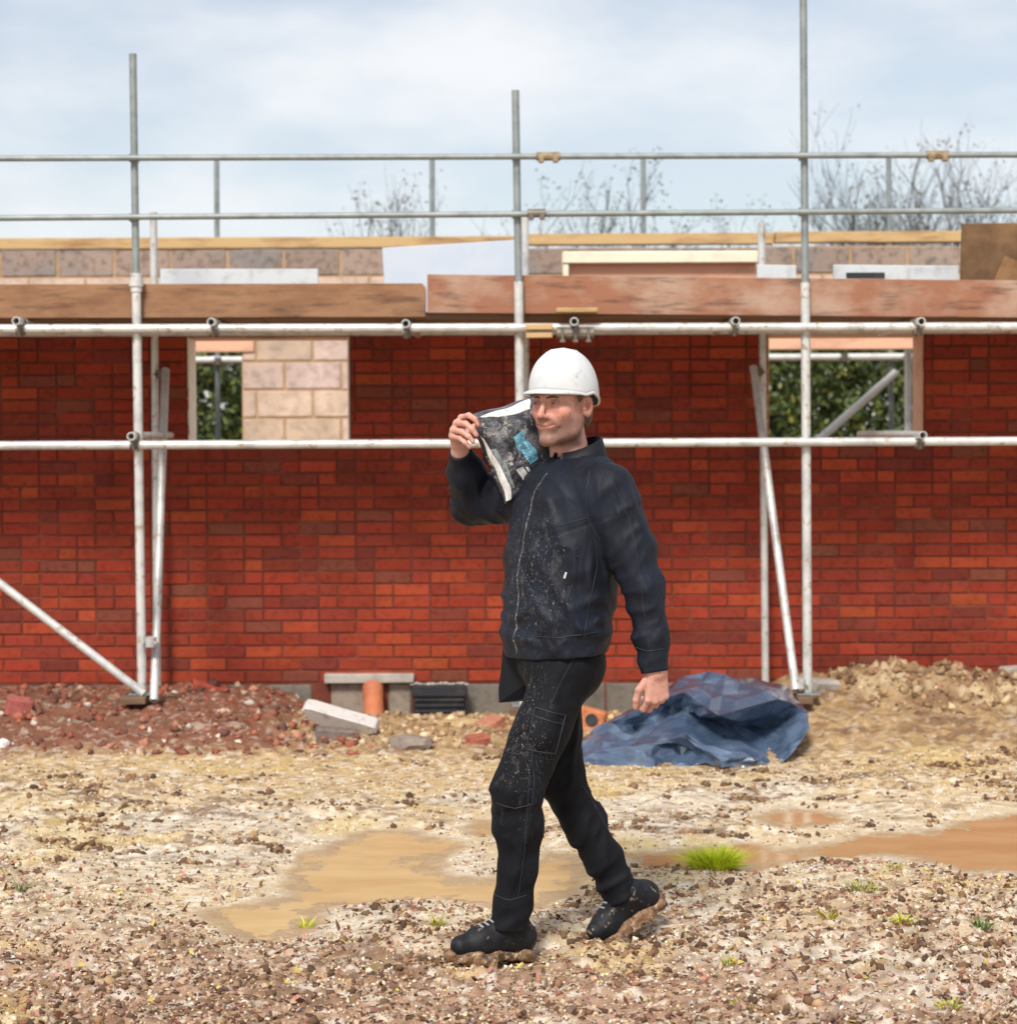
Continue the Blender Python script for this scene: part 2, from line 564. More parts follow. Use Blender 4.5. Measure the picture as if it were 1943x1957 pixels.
def ground_color(X, Y, sd, patch, lumps):
    n = len(X)
    c = np.empty((n, 3), np.float32)
    c[:] = (0.60, 0.45, 0.27)
    j = fbm2(X, Y, 0.9, 71, 4)
    c = lerp3(c, (0.66, 0.53, 0.36), sstep(0.35, 0.65, j))
    c = lerp3(c, (0.60, 0.41, 0.19), sstep(9.0, 9.9, Y + (j - 0.5) * 1.2) * 0.75)
    c = lerp3(c, (0.38, 0.22, 0.14), (1 - sstep(6.1, 7.3, Y + (j - 0.5) * 1.2)) * 0.85)
    c = lerp3(c, (0.62, 0.54, 0.43), sstep(0.5, 0.68, fbm2(X, Y * 1.6, 0.6, 77, 4)) * 0.75 * sstep(10.3, 9.6, Y))
    left = (1 - sstep(-1.35, -0.75, X + (j - 0.5) * 0.8))
    bank = sstep(10.35, 10.85, Y + (j - 0.5) * 0.5)
    c = lerp3(c, (0.42, 0.27, 0.13), bank * (1 - left))
    c = lerp3(c, (0.225, 0.082, 0.045), bank * left)
    # pale drained silt round the puddles
    c = lerp3(c, (0.55, 0.44, 0.30), sstep(0.22, 0.04, sd) * 0.6 * sstep(0.3, 0.6, vn2(X, Y, 0.06, 79)))
    # turned clods of darker soil
    t = sstep(0.47, 0.68, fbm2(X, Y * 1.6, 0.16, 81, 4)) * (0.25 + 0.75 * patch)
    c = lerp3(c, (0.20, 0.105, 0.055), t * 0.8 * sstep(0.05, 0.2, sd))
    t = sstep(0.60, 0.74, vn2(X, Y, 0.035, 83)) * 0.55
    c = lerp3(c, (0.16, 0.085, 0.045), t * sstep(0.05, 0.2, sd))
    t = sstep(0.62, 0.78, vn2(X, Y, 0.028, 85)) * 0.6
    c = lerp3(c, (0.84, 0.76, 0.64), t * (1 - bank * 0.6))
    yel = sstep(0.62, 0.74, fbm2(X, Y, 0.35, 87, 3)) * (1 - bank)
    c = lerp3(c, (0.62, 0.44, 0.14), yel * 0.45)
    c = lerp3(c, (0.40, 0.25, 0.12), sstep(0.05, -0.03, sd) * 0.8)
    return np.clip(c, 0.01, 1)


xs = axis(-3.5, 3.5, 0.0125, -900, 900)
ys = axis(4.9, 13.3, 0.0125, -900, 1600)
GX, GY = np.meshgrid(xs, ys)
gx, gy = GX.ravel(), GY.ravel()
gzv, gsd, gpatch, glump = ground_h(gx, gy)
gcol = ground_color(gx, gy, gsd, gpatch, glump)
farmask = sstep(14, 40, np.abs(gx) + np.abs(gy - 8))
gcol = lerp3(gcol, (0.16, 0.17, 0.06), farmask)
nx_, ny_ = len(xs), len(ys)
idx = np.arange(nx_ * ny_).reshape(ny_, nx_)
quads = np.stack([idx[:-1, :-1], idx[:-1, 1:], idx[1:, 1:], idx[1:, :-1]], -1).reshape(-1, 4)
M['ground'] = material('wet_clay_and_gravel', attr=True, rough=0.7, noise=(120, 0.72, 0.50, 0.66), noise2=(60, 1.22, 0.52, 0.64),
                       rough_noise=(6, 0.35, 0.85), bump=(140, 0.7, 0.008))
add('ground', mesh_np('ground', np.stack([gx, gy, gzv], 1), quads, gcol, True), M['ground'], kind='structure',
    label='churned pale clay and gravel ground of the building yard', category='ground')

# ------------------------------------------------------------------ puddles
def puddle_material(name, c1, c2):
    m = material(name, c1, 0.05, 0, 0.25, noise=(2.2, c2, 0.4, 0.65, (1, 2.2, 1)), bump=(11, 0.06, 0.01, (1, 3, 1)))
    return m


M['water_tan'] = puddle_material('tan_muddy_water', (0.70, 0.50, 0.26), (0.60, 0.40, 0.19))
M['water_red'] = puddle_material('red_muddy_water', (0.50, 0.28, 0.13), (0.58, 0.36, 0.18))
plabels = ['large tan muddy puddle with two lobes, behind the front boot', 'tiny yellowish puddle behind the shin of the walker',
           'small shallow orange puddle in front of the blue sheet', 'long reddish brown puddle running past the bright grass tuft']
for i, p in enumerate(PUDG):
    cx = sum(q[0] for q in p) / len(p)
    cy = sum(q[1] for q in p) / len(p)
    bm = bmesh.new()
    x0, x1 = min(q[0] for q in p) - 0.25, max(q[0] for q in p) + 0.25
    y0, y1 = min(q[1] for q in p) - 0.25, max(q[1] for q in p) + 0.25
    nxg, nyg = max(2, int((x1 - x0) / 0.06)), max(2, int((y1 - y0) / 0.06))
    PX, PY = np.meshgrid(np.linspace(x0, x1, nxg), np.linspace(y0, y1, nyg))
    sdv = poly_sd(PX.ravel(), PY.ravel(), p).reshape(PX.shape)
    V = np.stack([PX.ravel(), PY.ravel(), np.full(PX.size, WATER_Z + 0.0008 * i)], 1)
    ii = np.arange(PX.size).reshape(PX.shape)
    q = np.stack([ii[:-1, :-1], ii[:-1, 1:], ii[1:, 1:], ii[1:, :-1]], -1)
    keep = (sdv[:-1, :-1] < 0.2)
    if i == 1:
        keep = (sdv[:-1, :-1] < 0.16)
    bm.free()
    add('puddle', mesh_np('puddle', V, q[keep]), M['water_tan' if i < 2 else 'water_red'], kind='structure', label=plabels[i], category='puddle')

# ------------------------------------------------------------------ loose stones, clods and leaves
def base_shape(kind):
    bm = bmesh.new()
    if kind == 'ico':
        bmesh.ops.create_icosphere(bm, subdivisions=1, radius=1.0)
    else:
        bmesh.ops.create_icosphere(bm, subdivisions=1, radius=1.0)
        bm.clear()
        vs_ = [bm.verts.new(c) for c in ((1, 0, 0), (-1, 0, 0), (0, 1, 0), (0, -1, 0), (0, 0, 1), (0, 0, -1))]
        for t in ((0, 2, 4), (2, 1, 4), (1, 3, 4), (3, 0, 4), (2, 0, 5), (1, 2, 5), (3, 1, 5), (0, 3, 5)):
            bm.faces.new([vs_[k] for k in t])
    bm.verts.index_update()
    v = np.array([v.co[:] for v in bm.verts], np.float32)
    f = np.array([[q.index for q in t.verts] for t in bm.faces], np.int32)
    bm.free()
    return v, f


SHAPES = {'ico': base_shape('ico'), 'shard': base_shape('shard')}


def scatter(name, px, py, r, cols, mat, flat=(0.6, 1.0), sink=0.25, base=None, rough=0.3, shape='shard', **props):
    n = len(px)
    ICO_V, ICO_F = SHAPES[shape]
    z = ground_h(px, py)[0] if base is None else base
    nv = len(ICO_V)
    V = np.repeat(ICO_V[None], n, 0) * (1 + nrg.uniform(-rough, rough, (n, nv, 1))).astype(np.float32)
    s = r[:, None, None] * np.stack([nrg.uniform(0.8, 1.35, n), nrg.uniform(0.7, 1.1, n), nrg.uniform(flat[0], flat[1], n)], 1)[:, None, :]
    V = V * s
    # tumble
    for ax, amt in ((0, 0.6), (1, 0.6), (2, math.pi)):
        a = nrg.uniform(-amt, amt, n)
        ca, sa = np.cos(a)[:, None], np.sin(a)[:, None]
        i, k = [(1, 2), (2, 0), (0, 1)][ax]
        vi, vk = V[:, :, i].copy(), V[:, :, k].copy()
        V[:, :, i] = vi * ca - vk * sa
        V[:, :, k] = vi * sa + vk * ca
    V[:, :, 0] += px[:, None]
    V[:, :, 1] += py[:, None]
    V[:, :, 2] += (z + r * (0.5 - sink))[:, None]
    F = (ICO_F[None] + (np.arange(n) * nv)[:, None, None]).reshape(-1, 3)
    C = np.repeat(cols, nv, 0)
    return add(name, mesh_np(name, V.reshape(-1, 3), F, C), mat, kind='stuff', **props)


def pick_cols(n, pal, w, var=0.15):
    pal = np.array(pal, np.float32)
    c = pal[nrg.choice(len(pal), n, p=np.array(w) / sum(w))]
    return np.clip(c * (1 + nrg.normal(0, var, (n, 1))), 0.01, 0.95).astype(np.float32)


def spots(n, ylo, yhi, power=1.0, keep=None):
    y = ylo + (yhi - ylo) * nrg.random(n * 2) ** power
    half = 0.26 * y + 0.15
    x = nrg.uniform(-1, 1, n * 2) * half
    x, y = x.astype(np.float32), y.astype(np.float32)
    sd = puddle_sd(x, y)
    ok = sd > 0.025
    if keep is not None:
        ok &= keep(x, y)
    return x[ok][:n], y[ok][:n]


M['pebble'] = material('pebbles', attr=True, rough=0.8, spec=0.3, noise=(90, 0.75, 0.45, 0.7), bump=(150, 0.3, 0.003))
x, y = spots(26000, 5.3, 10.6, 1.15)
scatter('gravel', x, y, (0.003 + 0.0065 * nrg.random(len(x)) ** 2.4).astype(np.float32),
        pick_cols(len(x), [(0.76, 0.64, 0.47), (0.64, 0.46, 0.25), (0.36, 0.23, 0.13), (0.68, 0.63, 0.57), (0.11, 0.065, 0.038), (0.46, 0.28, 0.17)], [4, 4, 3, 2, 3, 1.5]),
        M['pebble'], rough=0.45, sink=0.4, label='small pale gravel strewn over the muddy yard', category='gravel')
# dark clods lie in small groups where the ground has been turned
ccx, ccy = spots(360, 5.3, 10.7, 1.0, lambda a, b: fbm2(a * 0.8, b * 2.2, 0.8, 55, 4) > 0.40)
cnt = nrg.integers(4, 26, len(ccx))
x = np.repeat(ccx, cnt) + nrg.normal(0, 1, cnt.sum()) * np.repeat(nrg.uniform(0.015, 0.075, len(ccx)), cnt)
y = np.repeat(ccy, cnt) + nrg.normal(0, 1, cnt.sum()) * np.repeat(nrg.uniform(0.010, 0.045, len(ccx)), cnt)
x, y = x.astype(np.float32), y.astype(np.float32)
ok = puddle_sd(x, y) > 0.04
x, y = x[ok], y[ok]
scatter('mud_clods', x, y, (0.004 + 0.014 * nrg.random(len(x)) ** 2.4).astype(np.float32),
        pick_cols(len(x), [(0.16, 0.085, 0.042), (0.25, 0.14, 0.07), (0.42, 0.27, 0.14), (0.09, 0.048, 0.028)], [4, 4, 2, 2.5]), M['rubble'], rough=0.5, shape='ico', sink=0.35,
        label='dark brown mud clods scattered in patches across the yard', category='mud clods')
x, y = spots(20000, 5.3, 8.6, 1.5, lambda a, b: nrg.random(len(a)) < (0.2 + 1.1 * sstep(0.42, 0.6, fbm2(a, b * 1.3, 0.35, 131, 4))) * sstep(8.6, 6.6, b + (fbm2(a, b, 0.7, 135, 3) - 0.5) * 2.0))
scatter('trampled_soil', x, y, (0.0035 + 0.012 * nrg.random(len(x)) ** 3).astype(np.float32),
        pick_cols(len(x), [(0.40, 0.235, 0.145), (0.54, 0.38, 0.245), (0.12, 0.06, 0.034), (0.70, 0.58, 0.43), (0.28, 0.115, 0.07), (0.46, 0.30, 0.22)], [5, 4, 5, 1.8, 2.2, 2.5]),
        M['rubble'], flat=(0.35, 0.8), rough=0.5, sink=0.4, label='crumbly pinkish brown trampled soil in front of the boots', category='soil')


def leaves(name, n, ylo, yhi, pal, w, size, keep=None, **props):
    x, y = spots(n, ylo, yhi, 1.2, keep)
    n = len(x)
    z = ground_h(x, y)[0] + 0.008
    base = np.array([[-1, 0, 0], [-0.2, -0.45, 0.1], [0.5, -0.35, 0.05], [1, 0, 0.25], [0.5, 0.35, 0.1], [-0.2, 0.45, 0.15]], np.float32)
    s = nrg.uniform(size[0], size[1], n)
    a = nrg.uniform(0, 2 * math.pi, n)
    t1, t2 = nrg.normal(0, 0.45, n), nrg.normal(0, 0.45, n)
    V = base[None] * s[:, None, None]
    bx, by, bz = V[:, :, 0], V[:, :, 1], V[:, :, 2]
    bz = bz + bx * np.tan(np.clip(t1, -1, 1))[:, None] + by * np.tan(np.clip(t2, -1, 1))[:, None]
    ca, sa = np.cos(a)[:, None], np.sin(a)[:, None]
    V = np.stack([bx * ca - by * sa + x[:, None], bx * sa + by * ca + y[:, None], bz + z[:, None]], -1)
    F = (np.array([[0, 1, 5], [1, 2, 5], [2, 4, 5], [2, 3, 4]])[None] + (np.arange(n) * 6)[:, None, None]).reshape(-1, 3)
    add(name, mesh_np(name, V.reshape(-1, 3), F, np.repeat(pick_cols(n, pal, w, 0.2), 6, 0)), M['leaf_litter'], kind='stuff', **props)


M['leaf_litter'] = material('leaf_litter', attr=True, rough=0.6, noise=(60, 0.6, 0.45, 0.7))
leaves('fallen_leaves', 2600, 5.3, 8.0, [(0.34, 0.14, 0.09), (0.50, 0.33, 0.22), (0.16, 0.075, 0.045), (0.60, 0.44, 0.08), (0.46, 0.20, 0.14)], [3, 4, 4, 0.9, 1.2], (0.007, 0.017),
       label='brown and reddish fallen leaf scraps over the near ground', category='leaves')

# soil heap in front of the wall, beside the blue sheet
hx = np.arange(1.25, 4.6, 0.016, dtype=np.float32)
hy = np.arange(10.75, 12.93, 0.016, dtype=np.float32)
HX, HY = np.meshgrid(hx, hy)
fx, fy = HX.ravel(), HY.ravel()


def heap_h(X, Y):
    crest = np.interp(X, [1.3, 1.75, 2.0, 2.25, 2.6, 2.95, 3.3, 4.6], [0.0, 0.04, 0.09, 0.115, 0.09, 0.06, 0.04, 0.0])
    prof = np.interp(Y, [10.75, 11.1, 11.6, 12.0, 12.3, 12.6, 12.93], [-0.1, 0.10, 0.42, 0.82, 1.0, 0.9, 0.66])
    n = np.abs(fbm2(X, Y, 0.26, 301, 4, 0.6) - 0.5) * 2
    n2 = np.abs(vn2(X, Y, 0.07, 305) - 0.5) * 2
    k = sstep(0.01, 0.08, crest * prof)
    edge = sstep(1.3, 1.6, X) * sstep(4.55, 4.2, X) * sstep(10.77, 11.0, Y)
    return coarse(X, Y) * 0.75 - 0.02 + crest * prof + k * (n * 0.17 + n2 * 0.06) - (1 - edge) * 0.12


hz = heap_h(fx, fy)
hc = np.empty((len(fx), 3), np.float32)
hc[:] = (0.38, 0.24, 0.12)
hc = lerp3(hc, (0.22, 0.12, 0.06), sstep(0.45, 0.65, fbm2(fx, fy, 0.3, 311, 4)) * 0.9)
hc = lerp3(hc, (0.56, 0.42, 0.25), sstep(0.55, 0.7, fbm2(fx, fy, 0.2, 313, 3)) * 0.8)
hi_ = np.arange(fx.size).reshape(HX.shape)
hq = np.stack([hi_[:-1, :-1], hi_[:-1, 1:], hi_[1:, 1:], hi_[1:, :-1]], -1).reshape(-1, 4)
heap = thing('soil_heap', 'heap of tan clay spoil piled against the brick wall', 'soil heap', loc=(2.3, 12.0, 0))
add('heap', mesh_np('heap', np.stack([fx - 2.3, fy - 12.0, hz], 1), hq, hc, True), M['ground'], heap)
n = 4200
cx = nrg.uniform(1.4, 3.7, n).astype(np.float32)
cy = (10.85 + 2.05 * nrg.random(n) ** 0.8).astype(np.float32)
hb = heap_h(cx, cy)
clods = scatter('clods', cx - 2.3, cy - 12.0, (0.006 + 0.04 * nrg.random(n) ** 6).astype(np.float32),
                pick_cols(n, [(0.40, 0.26, 0.13), (0.28, 0.155, 0.08), (0.52, 0.38, 0.22), (0.14, 0.075, 0.038), (0.42, 0.22, 0.13)], [4, 4, 2.5, 3, 1]),
                M['rubble'], base=hb, rough=0.42)
clods.parent = heap
# red brick rubble of the left-hand bank
n = 3000
x = nrg.uniform(-3.9, -0.75, n).astype(np.float32)
y = (10.55 + 2.3 * nrg.random(n)).astype(np.float32)
scatter('brick_rubble', x, y, (0.005 + 0.032 * nrg.random(n) ** 6).astype(np.float32),
        pick_cols(n, [(0.34, 0.10, 0.06), (0.24, 0.09, 0.055), (0.46, 0.20, 0.12), (0.52, 0.36, 0.24), (0.15, 0.06, 0.045), (0.6, 0.5, 0.42)], [4, 4, 3, 2, 2, 0.7]),
        M['rubble'], rough=0.42, label='reddish brick rubble and soil banked below the wall by the scaffold foot', category='rubble')
n = 1300
x = nrg.uniform(-1.2, 1.5, n).astype(np.float32)
y = (10.75 + 2.1 * nrg.random(n)).astype(np.float32)
scatter('spoil_crumbs', x, y, (0.008 + 0.030 * nrg.random(n) ** 3).astype(np.float32),
        pick_cols(n, [(0.5, 0.34, 0.18), (0.34, 0.2, 0.1), (0.60, 0.45, 0.28), (0.38, 0.14, 0.08)], [4, 3, 3, 2.0]),
        M['rubble'], rough=0.42, label='tan soil crumbs along the foot of the wall beside the clay pipe', category='soil crumbs')

# ------------------------------------------------------------------ grass and weeds
def tuft(name, label, px, py, w, h, blades, cols, cat='grass tuft', broad=1.0):
    g = G(px, py)
    z = gz(g.x, g.y)
    o = thing(name, label, cat, 'weeds in the mud', (g.x, g.y, z))
    V, F, C = [], [], []
    for b in range(blades):
        a = rnd.uniform(0, 2 * math.pi)
        rr = w * math.sqrt(rnd.random()) * 0.55
        bx, by = math.cos(a) * rr, math.sin(a) * rr * 0.7
        L = h * rnd.uniform(0.55, 1.15) * (1 - 0.45 * rr / w)
        lean = rnd.uniform(0.2, 1.0) * (0.4 + rr / w * 2.2)
        dx, dy = math.cos(a + rnd.uniform(-.6, .6)) * lean, math.sin(a + rnd.uniform(-.6, .6)) * lean
        wd = rnd.uniform(0.0018, 0.0035) * broad
        ta = rnd.uniform(0, math.pi)
        ox, oy = math.cos(ta) * wd, math.sin(ta) * wd
        n0 = len(V)
        for t in (0, 0.5, 1.0):
            k = 1 - 0.9 * t
            cxp, cyp = bx + dx * L * t * t, by + dy * L * t * t
            zz = L * t * (1 - 0.3 * lean * t) - 0.012
            V += [(cxp - ox * k, cyp - oy * k, zz), (cxp + ox * k, cyp + oy * k, zz)]
        F += [(n0, n0 + 1, n0 + 3, n0 + 2), (n0 + 2, n0 + 3, n0 + 5, n0 + 4)]
        c = Vector(rnd.choice(cols)) * rnd.uniform(0.75, 1.2)
        C += [tuple(c)] * 6
    me = mesh_np('blades', np.array(V), F, np.array(C, np.float32))
    add('blades', me, M['grass'], o)


M['grass'] = material('grass_blades', attr=True, rough=0.5)
LIME = [(0.52, 0.60, 0.02), (0.62, 0.66, 0.03), (0.38, 0.48, 0.02)]
YEL = [(0.52, 0.45, 0.06), (0.42, 0.42, 0.05), (0.58, 0.42, 0.05), (0.25, 0.3, 0.05)]
GRN = [(0.12, 0.19, 0.04), (0.2, 0.26, 0.05), (0.09, 0.13, 0.04)]
tuft('grass_tuft', 'bright lime green grass tuft at the edge of the long puddle', 1347, 1640, 0.13, 0.125, 1300, LIME)
tuft('weed', 'sparse yellowish weed patch in front of the lime grass tuft', 1625, 1700, 0.10, 0.06, 90, YEL + GRN, 'weed', 1.6)
tuft('weed', 'yellow weed sprig right of the rear boot on gravel', 1560, 1760, 0.05, 0.05, 45, YEL, 'weed', 1.6)
tuft('weed', 'dark green weed clump near the picture\'s right edge', 1848, 1772, 0.06, 0.06, 90, GRN, 'weed', 1.3)
tuft('weed', 'thin green weed beside the picture\'s left edge', 38, 1695, 0.03, 0.09, 26, GRN, 'weed', 1.3)
tuft('weed', 'small yellow green sprig on the near shore of the tan puddle', 578, 1745, 0.035, 0.06, 40, YEL + LIME, 'weed', 1.3)
tuft('weed', 'yellow sprig just left of the front boot', 826, 1762, 0.03, 0.06, 34, YEL, 'weed', 1.5)
tuft('weed', 'pale green sprig low in the bottom left corner', 60, 1890, 0.03, 0.035, 30, YEL + LIME, 'weed', 1.3)
tuft('weed', 'yellow weed at the bottom edge below the rear boot', 1400, 1928, 0.05, 0.035, 60, YEL, 'weed', 1.6)
tuft('weed', 'low yellow weed on the soil between rear boot and bottom edge', 1375, 1838, 0.045, 0.03, 50, YEL, 'weed', 1.6)
tuft('weed', 'yellow green weed below the sparse weed patch, left of the dark clump', 1700, 1765, 0.05, 0.045, 60, YEL + LIME, 'weed', 1.6)
tuft('weed', 'small yellow sprig on the near shore of the long puddle', 1690, 1652, 0.06, 0.035, 50, YEL, 'weed', 1.6)
tuft('weed', 'pale yellow weed low on the soil left of the front boot', 555, 1880, 0.05, 0.03, 45, YEL, 'weed', 1.5)
tuft('weed', 'yellow weed at the bottom right corner', 1790, 1925, 0.055, 0.04, 60, YEL, 'weed', 1.6)
# ================================================================== brick building shell
WY = 12.97                                   # outer face of the brickwork
WX0, WX1 = -5.2, 5.2
L_A, L_B = D(352, 638, WY), D(660, 838, WY)
R_A, R_B = D(1447, 632, WY), D(1742, 838, WY)
WIN = [(L_A.x, L_B.x, L_B.z, L_A.z), (R_A.x, R_B.x, R_B.z, R_A.z)]      # x0,x1,z0,z1
CZ = 0.075
Z0 = 0.115                                   # bottom of the first full red course
NC = 32
WTOP = Z0 + NC * CZ
WIN = [(a, b, Z0 + round((c - Z0) / CZ) * CZ, Z0 + round((d - Z0) / CZ) * CZ) for a, b, c, d in WIN]
wall = thing('brick_wall', 'unfinished red brick wall with two window openings behind the scaffold', 'wall', loc=(0, WY, 0))


def wall_boxes(mb, y0, y1, z0, z1, inset=0.0):
    """wall slab with the two openings left free"""
    xs_ = [WX0] + [v for w in WIN for v in (w[0] - inset, w[1] + inset)] + [WX1]
    yc, dy = (y0 + y1) / 2 - WY, y1 - y0
    for i in range(0, 6, 2):
        mb.box(((xs_[i] + xs_[i + 1]) / 2, yc, (z0 + z1) / 2), (xs_[i + 1] - xs_[i], dy, z1 - z0))
    for w in WIN:
        for a, b in ((z0, w[2] - inset), (w[3] + inset, z1)):
            mb.box(((w[0] + w[1]) / 2, yc, (a + b) / 2), (w[1] - w[0] + 2 * inset, dy, b - a))


m = MB()
wall_boxes(m, WY + 0.006, WY + 0.10, -0.35, WTOP - 0.006)
m.build('mortar', M['mortar'], wall)
m = MB()
wall_boxes(m, WY + 0.2, WY + 0.30, -0.35, WTOP - 0.1, -0.004)
m.col = (0.42, 0.33, 0.28)
m.build('inner_leaf', M['block'], wall, colors=True)
m.c = [(0.42, 0.33, 0.28)] * len(m.v)

# bricks, Flemish-like bond above, stretchers in the lowest courses
BRICKS = []
for k in range(NC):
    z = Z0 + (k + 0.5) * CZ
    x = WX0 - (0.1125 if k % 2 else 0.0)
    i = 0
    while x < WX1:
        if k < 5:
            w = 0.225
        else:
            w = 0.225 if (i + (k % 2)) % 2 == 0 else 0.1125
            if rnd.random() < 0.12:
                w = 0.225
        segs = [(x, x + w)]
        for wx0, wx1, wz0, wz1 in WIN:
            if wz0 - 0.01 < z < wz1 + 0.01:
                out = []
                for a, b in segs:
                    if b <= wx0 + 0.001 or a >= wx1 - 0.001:
                        out.append((a, b))
                    else:
                        if a < wx0 - 0.03:
                            out.append((a, wx0 + 0.010))
                        if b > wx1 + 0.03:
                            out.append((wx1 - 0.0, b))
                segs = out
        for a, b in segs:
            if b - a > 0.025:
                BRICKS.append((a + 0.005, b - 0.005, z, k))
        x += w
        i += 1

BPAL = [((0.41, 0.058, 0.028), 4), ((0.375, 0.050, 0.026), 6), ((0.34, 0.047, 0.027), 6), ((0.30, 0.045, 0.028), 4), ((0.245, 0.044, 0.031), 1.6),
        ((0.46, 0.074, 0.031), 1.8), ((0.25, 0.062, 0.040), 0.7)]


def brick_col():
    c = rnd.choices([b[0] for b in BPAL], [b[1] for b in BPAL])[0]
    k = rnd.uniform(0.78, 0.98)
    return (c[0] * k, c[1] * k * rnd.uniform(1.0, 1.2) + 0.004, c[2] * k + 0.005)


BH = 0.064


def brick_mesh(w, col):
    mb = MB()
    mb.col = col
    mb.box((0, 0, 0), (w, 0.10, BH), bevel=0.0035, jit=0.0010)
    return mb.mesh('brick', colors=True)


BMESH = {}
for w in (0.215, 0.1025):
    BMESH[w] = [brick_mesh(w, brick_col()) for _ in range(36)]


def brick_rank(b):
    """how much of the brick the photograph shows (open part of the lower wall first)"""
    a, c, z, k = b
    px = 971.5 + (a + c) / 2 * FPX / WY
    py = 829 + (CAM_H - z) * FPX / WY
    vis = c - a
    if not (20 < px < 1923) or py > 1325:
        return -1
    if 940 < px < 1290 and py > 840:
        return -1
    if 860 < px < 1010 and py > 780:
        return -1
    if abs(px - 268) < 34 or abs(px - 298) < 34 or abs(px - 1540) < 30 or abs(px - 1463) < 34 or abs(px - 1500) < 30:
        vis *= 0.6
    if 605 < py < 640 or 832 < py < 866:
        vis *= 0.35
    if py < 640:
        vis *= 0.2
    if py > 1290 and px > 1550:
        vis *= 0.3
    return vis + (py / 1e5)


order = sorted(range(len(BRICKS)), key=lambda i: -brick_rank(BRICKS[i]))
single = set(i for i in order[:300] if brick_rank(BRICKS[i]) > 0)
rest = MB()
for i, (a, b, z, k) in enumerate(BRICKS):
    w = b - a
    y = 0.05 + rnd.uniform(-0.0025, 0.002)
    if i in single:
        key = 0.215 if w > 0.16 else 0.1025
        o = add('brick', rnd.choice(BMESH[key]), M['brick'], wall)
        o.location = ((a + b) / 2, y, z + rnd.uniform(-0.0015, 0.0015))
        o.scale = (w / key, 1, 1)
        o.rotation_euler = (0, rnd.uniform(-0.006, 0.006), 0)
    else:
        rest.col = brick_col()
        rest.box(((a + b) / 2, y, z + rnd.uniform(-0.0015, 0.0015)), (w, 0.10, BH), bevel=0.0035)
rest.build('brickwork', M['brick'], wall, colors=True, normals=False, kind='stuff')

# grey plinth blocks below the red courses
x = WX0
while x < WX1:
    for row in range(2):
        mb = MB()
        g = rnd.uniform(0.75, 1.1)
        mb.col = (0.20 * g, 0.175 * g, 0.145 * g)
        cx = x + 0.2225 + (0.2225 if row else 0)
        px = 971.5 + cx * FPX / WY
        if 600 < px < 905 and row == 0:
            continue
        mb.box((0, 0, 0), (0.435, 0.10, 0.205), bevel=0.006, jit=0.001)
        o = mb.build('plinth_block', M['plinth'], wall, colors=True)
        o.location = (cx, 0.046, Z0 - 0.115 - row * 0.215)
    x += 0.445

# window reveals: cavity closers and soffit
for wi, (x0, x1, z0, z1) in enumerate(WIN):
    for sx, xx in ((1, x0), (-1, x1)):
        mb = MB().box((xx + sx * 0.006, 0.155, (z0 + z1) / 2), (0.012, 0.285, z1 - z0 - 0.004), bevel=0.002)
        mb.build('cavity_closer', M['closer' if wi == 0 else 'salmon_timber'], wall)
    mb = MB().box(((x0 + x1) / 2, 0.155, z1 - 0.008), (x1 - x0 - 0.03, 0.28, 0.012), bevel=0.002)
    mb.build('lintel_soffit', M['salmon_timber'], wall)
    mb = MB().box(((x0 + x1) / 2, 0.155, z0 + 0.008), (x1 - x0 - 0.03, 0.28, 0.014), bevel=0.002)
    mb.build('sill_board', M['closer'], wall)
# lintel over the drain opening and the two blocks under it
a, b = D(612, 1271, WY - 0.02), D(781, 1287, WY - 0.02)
MB().box(((a.x + b.x) / 2, -0.004, (a.z + b.z) / 2), (b.x - a.x, 0.12, a.z - b.z), bevel=0.005, jit=0.002).build('drain_lintel', M['concrete'], wall)
for xa, xb in ((624, 692), (733, 776)):
    p, q = D(xa, 1289, WY), D(xb, 1352, WY)
    mb = MB()
    mb.col = (0.33, 0.27, 0.215)
    mb.box(((p.x + q.x) / 2, 0.045, (p.z + q.z) / 2 - 0.03), (q.x - p.x, 0.10, p.z - q.z + 0.06), bevel=0.008, jit=0.002)
    mb.build('drain_block', M['plinth'], wall, colors=True)
p, q = D(880, 1300, WY), D(945, 1352, WY)

# ================================================================== rear wall of the shell
FY = 17.1
FX0, FX1 = -6.5, 6.5
ftop = D(960, 466, FY).z
farw = thing('block_wall', 'pale concrete block rear wall topped by a timber plate', 'wall', loc=(0, FY, 0))
fo1 = (-3.1, D(456, 700, FY).x)
fo2 = (D(1440, 700, FY).x, D(1775, 700, FY).x)
fz0, fz1 = 0.9, D(400, 664, FY).z
BLOCKS, brest = [], MB()
bh, bl = 0.225, 0.45
ncour = int(math.ceil((ftop + 0.02) / bh))
fbase = ftop - ncour * bh
m = MB()
for (xa, xb) in ((FX0, fo1[0]), (fo1[1], fo2[0]), (fo2[1], FX1)):
    m.box(((xa + xb) / 2, 0.055, (ftop + fbase) / 2 - 0.004), (xb - xa, 0.09, ftop - fbase - 0.01))
for (xa, xb) in (fo1, fo2):
    m.box(((xa + xb) / 2, 0.055, (fz0 + fbase) / 2), (xb - xa, 0.09, fz0 - fbase))
    m.box(((xa + xb) / 2, 0.055, (ftop + fz1 + 0.2) / 2), (xb - xa, 0.09, ftop - fz1 - 0.2))
m.build('mortar', M['block_mortar'], farw)
BLM = []
for k in range(10):
    mb = MB()
    g = rnd.uniform(0.85, 1.12)
    mb.col = (0.56 * g, 0.42 * g, 0.335 * g * rnd.uniform(0.9, 1.1))
    mb.box((0, 0, 0), (0.437, 0.10, 0.205), bevel=0.006, jit=0.002)
    BLM.append(mb.mesh('block', colors=True))
BLO = []
